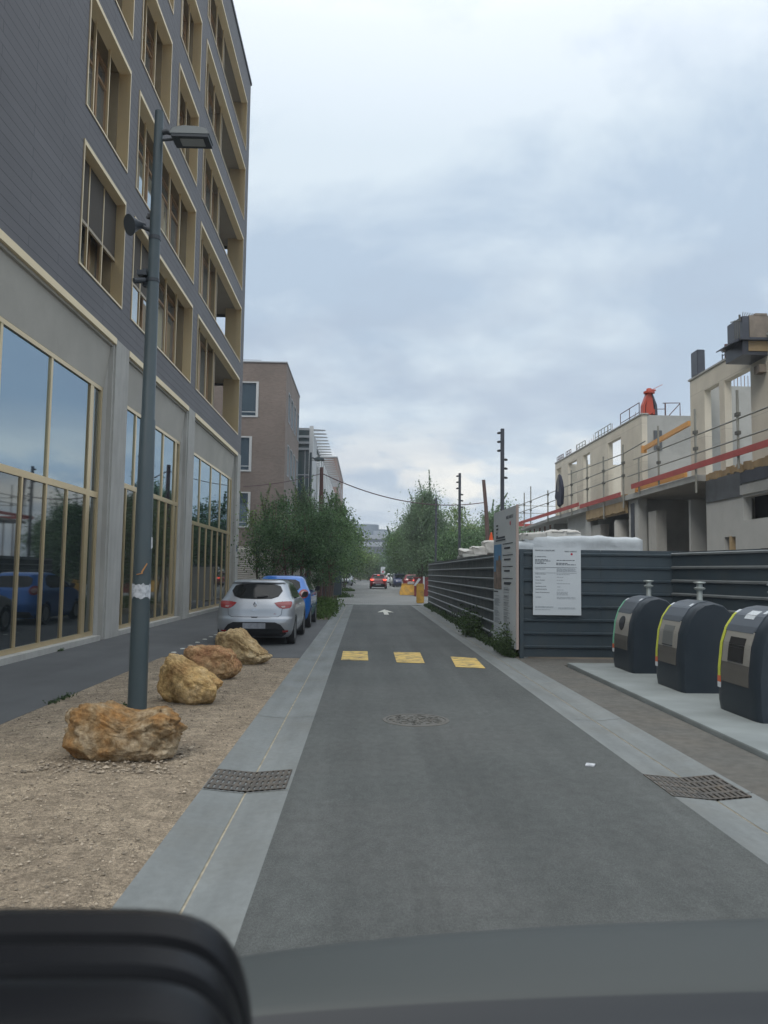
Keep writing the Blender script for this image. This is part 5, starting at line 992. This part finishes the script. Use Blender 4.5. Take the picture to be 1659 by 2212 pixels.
b = MB(); b.lathe((11.35, 30.3, 8.98), [(.10, -.02), (.22, 0), (.22, .08), (.12, .10), (.10, .2), (.05, .22)], 18); b.tube([(11.35, 30.3, 9.14), (11.62, 30.3, 9.12)], .035, 8); b.tube([(11.5, 30.3, 9.16), (11.9, 30.3, 9.36)], .01, 5); b.build('head', M['bell'], hp)

# ================================================================ SHEETED STACKS, BAGS, CONE
def lumpy(name, label, cat, x0, x1, y0, y1, z0, z1, m, seed, amp=.05, group=None, nx=28, parent=None):
    bm = bmesh.new(); bmesh.ops.create_cube(bm, size=1); bmesh.ops.subdivide_edges(bm, edges=bm.edges[:], cuts=nx, use_grid_fill=True)
    for v in bm.verts:
        p = v.co; X = x0 + (p.x + .5) * (x1 - x0); Y = y0 + (p.y + .5) * (y1 - y0); Zv = z0 + (p.z + .5) * (z1 - z0); t_ = max(0, p.z * 2)
        q = Vector((X * 1.1 + seed, Y * 1.1, Zv * 1.1)); d = noise.noise(q) * amp + noise.noise(q * 3) * amp * .5 + noise.noise(q * 8) * amp * .2; r = max(abs(p.x), abs(p.y)) * 2
        v.co = (X + d * (1 if p.x > 0 else -1) * .8, Y + d * .8, Zv + (d * 1.2 - (.10 * max(0, r - .93) / .07 * .6 if t_ > .8 else 0)) * t_)
    me = bpy.data.meshes.new(name); bm.to_mesh(me); bm.free(); me.materials.append(m); me.polygons.foreach_set('use_smooth', [True] * len(me.polygons)); o = bpy.data.objects.new(name, me); C.objects.link(o)
    return tag(o, label, cat, group)
lumpy('sheeted_stack', 'long stack under white plastic sheeting right behind the dark hoarding', 'covered stack', 3.75, 6.50, 17.9, 19.6, 0, 2.56, M['sheet'], 1.0, .05)
lumpy('sheeted_stack', 'smaller white sheeted bundle behind the project board', 'covered stack', 3.35, 3.95, 17.9, 19.2, 0, 2.42, M['sheet'], 4.0, .07)
for i, (x, y, z, w_, lb) in enumerate(((3.95, 18.1, 2.50, .55, 'crumpled white bag at the left end of the long sheeted stack'), (4.45, 18.2, 2.57, .6, 'flat white bag lying left of the middle of the sheeted stack'), (4.9, 18.3, 2.58, .42, 'small white bag heaped near the middle of the sheeted stack'))):
    bg_ = lumpy('white_bag', lb, 'bag', x - w_ / 2, x + w_ / 2, y - .2, y + .3, z - .05, z + .11, M['bag'], i * 3.3, .09, 'white bags on the stacks behind the hoarding', 8)
lumpy('wrapped_pallet', 'grey wrapped pallets of blocks stacked behind the ribbed hoarding', 'pallet', 3.75, 5.6, 29.6, 31.4, 0, 2.40, M['pallet'], 7.0, .03)
for i, (x, z, w_, h_, lb) in enumerate(((4.0, 2.42, .55, .16, 'white bag at the left end of the wrapped pallets'), (4.45, 2.45, .6, .26, 'larger white bag second from the left on the wrapped pallets'), (4.95, 2.52, .65, .36, 'white bag under the orange cone on the wrapped pallets'), (5.4, 2.55, .4, .4, 'highest white bag, right of the orange cone'))):
    lumpy('white_bag', lb, 'bag', x - w_ / 2, x + w_ / 2, 29.7, 30.4, z - .08, z + h_, M['bag'], 20 + i * 2.1, .10, 'white bags on the stacks behind the hoarding', 8)
b = MB(); b.lathe((4.93, 30.05, 2.85), [(.17, 0), (.15, .02), (.10, .03), (.03, .42), (.0, .43)], 14); b.build('traffic_cone', M['cone'], label='orange traffic cone on the white bags in front of the rust pole', cat='traffic cone')

# ================================================================ YELLOW BLOCKS, FURNITURE DOWN THE STREET
b = MB(); b.box(2.86, 3.26, 42.3, 42.7, 0, 1.06); b.build('yellow_post', M['jersey'], bevel=.03, label='square yellow concrete post at the far end of the ribbed hoarding', cat='bollard')
b = MB(); b.prism([(2.62, 57.2, 0), (3.78, 57.2, 0), (3.80, 57.25, .2), (3.66, 57.5, .70), (3.64, 57.5, .84), (2.78, 57.5, .84), (2.76, 57.5, .70), (2.60, 57.25, .2)], (0, .5, 0)); b.build('concrete_barrier', M['jersey'], bevel=.02, label='stained yellow concrete barrier standing on the paving on the right', cat='barrier')
lumpy('white_sack', 'pale sack lying on top of the yellow concrete barrier', 'bag', 3.2, 3.7, 57.45, 57.9, .80, .98, M['bag'], 31, .05, None, 6)
st = thing('site_skip', 'dark red site container with a slanted white chute behind the yellow post', 'container', (3.9, 55, 0))
b = MB(); b.box(3.50, 4.6, 54.5, 56.5, 0, 1.25); b.box(3.42, 4.7, 54.4, 56.6, 1.25, 1.35); b.build('body', M['redp'], st, bevel=.03)
b = MB(); b.prism([(3.45, 54.38, .75), (3.62, 54.38, .75), (3.95, 54.38, 1.22), (3.8, 54.38, 1.28)], (0, -.06, 0)); b.box(4.1, 4.22, 54.3, 54.38, .5, 1.4); b.build('chute', M['sheet'], st)
b = MB(); b.tube([(2.62, 112, 0), (2.62, 112, 2.5)], .05, 6); s_ = b.build('street_sign', M['galv'], label='small white rectangular sign on a post far down the street', cat='sign')
b = MB(); b.box(2.3, 2.95, 111.9, 111.94, 1.5, 2.45); b.build('sign_plate', M['board'], s_); b = MB(); b.lathe((2.62, 111.89, 1.75), [(.14, 0), (.14, .01)], 12, axis='y'); b.build('sign_mark', M['reddot'], s_)
b = MB(); b.tube([(-1.47, 39.0, 0), (-1.46, 39.0, .46)], [.11, .09], 8); b.build('wooden_post', M['bark'], label='short brown wooden post at the corner of the planting bed', cat='post')
pk = thing('stick_fence', 'low fence of leaning wooden sticks along the end of the planting bed', 'fence', (-2.2, 38.8, 0)); lr2 = random.Random(3)
for k in range(12): b = MB(); x = -1.7 - k * .115; b.tube([(x, 38.8, 0), (x + lr2.uniform(-.12, .12), 38.8, .42 + lr2.uniform(-.1, .1))], .018, 5); b.build('stick', M['bark'], pk)
for (x, y, w_, h_, m, lb) in ((-2.25, 44, .9, 1.35, 'fence', 'dark grey box panel behind the stick fence'), (-2.15, 50, 1.3, 2.0, 'fence', 'taller dark blue-grey cabinet beyond the planting bed')):
    b = MB(); b.box(x - w_ / 2, x + w_ / 2, y, y + .7, .05, h_); o = b.build('utility_cabinet', M[m], bevel=.02, label=lb, cat='cabinet'); b = MB(); b.box(x - .01, x + .01, y - .012, y - .001, .1, h_ - .06); b.build('door_gap', M['dark'], o)
b = MB(); b.box(-4.2, -2.75, 43, 43.3, 0, 1.75); b.box(-4.25, -2.7, 42.97, 43.33, 1.75, 1.83); b.build('garden_wall', M['conc2'], label='low beige wall glimpsed between the tree stems', cat='wall')

# ================================================================ BUILDINGS DOWN THE STREET
bb = thing('brick_building', 'brown brick building with white framed windows beyond the slate one', 'building', (-10, 54, 0))
bh = [(51.07, 52.15, 11.62, 13.66), (52.95, 54.35, 11.62, 13.66), (55.25, 56.5, 11.62, 13.66), (57.8, 59.1, 11.62, 13.66), (51.1, 52.1, 8.0, 10.1), (52.95, 54.35, 8.0, 10.1), (55.25, 56.5, 8.0, 10.1), (57.8, 59.1, 8.0, 10.1), (51.5, 53.5, 4.3, 6.5), (55.5, 57.5, 4.3, 6.5)]
fh = [(-9.2, -7.08, 11.58, 13.92), (-9.6, -7.43, 8.03, 10.32), (-12.6, -11.2, 11.58, 13.92), (-9.6, -7.43, 4.4, 6.7)]
b = MB(); b.box(-5.50, -5.3, 49.5, 59.4, 0, 0.01)
ys_ = sorted({49.5, 59.4, *[v for h in bh for v in h[:2]]}); zs2 = sorted({0, 15.2, *[v for h in bh for v in h[2:]]}); b = MB()
for a, c_ in zip(ys_[:-1], ys_[1:]):
    for p, q in zip(zs2[:-1], zs2[1:]):
        if not any(h[0] < (a + c_) / 2 < h[1] and h[2] < (p + q) / 2 < h[3] for h in bh): b.quad((-5.3, a, p), (-5.3, c_, p), (-5.3, c_, q), (-5.3, a, q))
xs_ = sorted({-16, -5.3, *[v for h in fh for v in h[:2]]}); zs2 = sorted({0, 15.2, *[v for h in fh for v in h[2:]]})
for a, c_ in zip(xs_[:-1], xs_[1:]):
    for p, q in zip(zs2[:-1], zs2[1:]):
        if not any(h[0] < (a + c_) / 2 < h[1] and h[2] < (p + q) / 2 < h[3] for h in fh): b.quad((a, 49.5, p), (c_, 49.5, p), (c_, 49.5, q), (a, 49.5, q))
b.quad((-16, 59.4, 0), (-16, 59.4, 15.2), (-5.3, 59.4, 15.2), (-5.3, 59.4, 0)); b.quad((-16, 49.5, 15.0), (-5.3, 49.5, 15.0), (-5.3, 59.4, 15.0), (-16, 59.4, 15.0)); b.build('brick_wall', M['brick'], bb, fixn=False)
b = MB(); b.box(-16, -5.25, 49.44, 49.6, 15.2, 15.27); b.box(-5.4, -5.25, 49.6, 59.45, 15.2, 15.27); b.box(-16, -7.0, 49.7, 49.74, 15.4, 15.43); b.build('coping', M['zinc'], bb)
for (y0, y1, z0, z1) in bh:
    b = MB(); ring(b, -5.45, -5.27, y0, y1, z0, z1, .07); f = b.build('window', M['zinc'], bb); b = MB(); b.box(-5.44, -5.40, y0 + .07, y1 - .07, z0 + .07, z1 - .07); b.build('pane', M['mirror'], f, root=bb)
for (x0, x1, z0, z1) in fh:
    b = MB(); b.box(x0, x1, 49.46, 49.65, z1 - .08, z1); b.box(x0, x1, 49.46, 49.65, z0, z0 + .10); b.box(x0, x0 + .1, 49.46, 49.65, z0 + .1, z1 - .08); b.box(x1 - .16, x1, 49.46, 49.65, z0 + .1, z1 - .08); b.box(x0 + .1, x1 - .16, 49.5, 49.53, z0 + .33, z0 + .37)
    f = b.build('window', M['steelw'], bb); b = MB(); b.box(x0 + .1, x1 - .16, 49.58, 49.62, z0 + .1, z1 - .08); b.build('pane', M['mirror'], f, root=bb)
b = MB(); b.box(-8.6, -5.8, 49.40, 49.42, 0.2, 3.2)
for k in range(22): b.prism([(-8.6, 49.38, .3 + k * .13), (-5.8, 49.38, .3 + k * .13), (-5.8, 49.30, .24 + k * .13), (-8.6, 49.30, .24 + k * .13)], (0, .0, .03))
for x in (-8.62, -7.2, -5.82): b.box(x, x + .05, 49.27, 49.4, .2, 3.2)
b.build('louvre_shutter', M['louvre'], bb)
gbd = thing('glass_building', 'glass and steel office building with sunshade fins and slanting white blades', 'building', (-8, 80, 0)); GXX = -4.3
b = MB(); b.box(-16, GXX - .3, 61.2, 103, 0, 13.0); b.build('glazed_volume', M['bluegl'], gbd)
b = MB(); b.box(GXX - .30, GXX + .02, 61.0, 61.35, 0, 13.25); b.build('corner_column', M['steelw'], gbd)
b = MB()
for z in (12.9, 12.3, 11.8, 11.3): b.box(-9, GXX - .31, 60.9, 61.1, z, z + .18)
for z in (3.5, 6.4, 9.3): b.box(-9, GXX - .31, 61.1, 61.2, z, z + .08)
for x in (-4.95, -5.7, -6.6, -7.6): b.box(x, x + .07, 61.08, 61.2, 0, 11.3)
b.build('front_framing', M['zinc'], gbd)
b = MB(); b.box(GXX - .28, GXX - .05, 61.4, 66.5, 2.5, 12.9); b.build('metal_panels', M['zinc'], gbd)
b = MB(); b.box(GXX - .32, GXX - .2, 66.6, 102.8, 12.75, 13.05)
for k in range(26):
    y = 61.5 + k * 1.62; b.prism([(GXX - .2, y, 12.95), (GXX + .95, y, 13.0), (GXX + .95, y, 13.06), (GXX - .2, y, 13.12)], (0, .22, 0))
b.build('sunshade_fins', M['zinc'], gbd)
b = MB()
for k in range(12):
    y = 64 + k * 3.1; b.prism([(GXX - .1, y, 2.0), (GXX - .1, y + 1.3, 2.0), (GXX + .05, min(y + 7.5, 103), 12.2), (GXX + .05, min(y + 6.0, 102), 12.2)], (.06, 0, 0))
b.build('slanting_blades', M['steelw'], gbd)
b2 = thing('brick_tower', 'distant red-brown brick block closing the left side of the street', 'building', (-8, 120, 0))
b = MB(); b.box(-14, -4.3, 111, 142, 0, 18.2); b.build('brick_wall', M['brick2'], b2); b = MB(); b.box(-14.1, -4.2, 110.9, 142.1, 18.2, 18.35); b.build('coping', M['zinc'], b2)
for y in (116, 124, 132):
    for z in (6, 10, 14): b = MB(); b.box(-4.3, -4.27, y, y + 1.6, z, z + 1.9); b.build('window', M['bluegl'], b2)
fb = thing('round_building', 'far grey office building with two round drums on its roof, closing the view', 'building', (2, 310, 0))
b = MB(); b.lathe((0.2, 312, 0), [(5.2, 16), (5.2, 20.6), (5.0, 20.9)], 40); b.build('roof_drum', M['farsky'], fb)
b = MB(); b.lathe((6.2, 316, 0), [(3.2, 15), (3.2, 19.0), (3.0, 19.2)], 32); b.build('roof_drum', M['farsky'], fb)
b = MB(); b.lathe((1.0, 318, 0), [(10.5, 15.2), (10.5, 18.2)], 44); b.build('upper_floor', M['farconc'], fb)
b = MB(); b.box(-16, 16, 304, 330, 14.8, 16.4); b.build('storey_band', M['farconc'], fb); b = MB(); b.box(-14, 14, 305, 330, 13.6, 14.8); b.build('window_band', M['fardk'], fb)
b = MB(); b.box(-15, 15, 304, 330, 11.8, 13.6); b.build('storey_band', M['farconc'], fb); b = MB(); b.box(-14, 14, 305.5, 330, 0, 11.8); b.build('window_band', M['fardk'], fb)
b = MB()
for k in range(22): b.box(-14 + k * 1.3, -13.9 + k * 1.3, 305.3, 305.5, 6, 11.8)
b.box(-14, 14, 305.2, 305.4, 8.6, 8.8); b.build('mullions', M['farconc'], fb)

# ================================================================ CAMERA CAR: dashboard and black ribbed cap
db = MB(); nx = 48; P0 = []
for i in range(nx + 1):
    x = -1.1 + 2.4 * i / nx; f_ = 1 - math.exp(-max(0, x + .20) * 2.4); z0_ = 1.133 + .068 * f_; z1_ = 1.128 + .044 * f_
    P0.append([(x, 1.13, .90), (x, 1.12, z0_ - .05), (x, 1.10, z0_ - .014), (x, 1.065, z0_ - .001), (x, 1.04, z0_), (x, .98, (z0_ + z1_) / 2 + .004), (x, .955, z1_ + .002), (x, .945, z1_ - .004), (x, .935, z1_ - .022), (x, .90, z1_ - .05), (x, .80, z1_ - .10), (x, .65, z1_ - .2), (x, .45, .70)])
db.v = [p for r_ in P0 for p in r_]; n_ = len(P0[0])
for i in range(nx):
    for k in range(n_ - 1): db.f.append((i * n_ + k, i * n_ + k + 1, (i + 1) * n_ + k + 1, (i + 1) * n_ + k)); db.m.append(0 if k < 7 else 1)
db.build('car_dashboard', [M['dash'], M['dashdk']], smooth=True, label='grey dashboard of the car the picture is taken from, along the bottom edge', cat='dashboard')
# ridged black cowl: arched lips one behind the other, stepping down towards the camera
cw = MB(); arcs = [(.620, .0, .96), (.618, 1.372, 1.0), (.600, 1.392, 1.0), (.575, 1.399, 1.0), (.560, 1.392, .99), (.555, 1.375, .965), (.552, 1.372, .95), (.548, 1.390, .985), (.530, 1.398, .995), (.515, 1.394, .985), (.508, 1.376, .955), (.504, 1.374, .95), (.500, 1.392, .98), (.480, 1.397, .99), (.460, 1.390, .98), (.445, 1.36, .95), (.44, 1.30, .9)]
na = 36
for (yy, zp, wf) in arcs:
    zb = .95; zp += .006
    for k in range(na + 1):
        a = math.pi * k / na; c_, s_ = math.cos(a), math.sin(a); X = -.188 * yy / .53 + .122 * wf * yy / .53 * math.copysign(abs(c_) ** (2 / 4.6), c_); zp2 = max(zp, .96); cw.v.append((X, yy, zb + (zp2 - zb) * (abs(s_) ** (2 / 11.0))))
for i in range(len(arcs) - 1):
    for k in range(na): a = i * (na + 1) + k; cw.f.append((a, a + 1, a + na + 2, a + na + 1)); cw.m.append(0)
cw.f.append(tuple(range((len(arcs) - 1) * (na + 1), len(arcs) * (na + 1)))); cw.m.append(0)
cw.build('instrument_cowl', M['cap'], smooth=True, label='black ridged instrument cowl in the bottom left corner, nearest to the camera', cat='instrument cowl')

# ---- air
b = MB(); b.box(-60, 60, -12, 345, -1.1, 32); hz = b.build('haze', None, kind='stuff'); hz.data.materials.clear()
hm = bpy.data.materials.new('air'); hm.use_nodes = True; ht = hm.node_tree; ht.nodes.remove(ht.nodes['Principled BSDF']); hv = ht.nodes.new('ShaderNodeVolumePrincipled')
hv.inputs['Color'].default_value = (.86, .92, 1.0, 1); hv.inputs['Density'].default_value = .0010; hv.inputs['Anisotropy'].default_value = .2; ht.links.new(hv.outputs[0], ht.nodes['Material Output'].inputs['Volume']); hz.data.materials.append(hm)
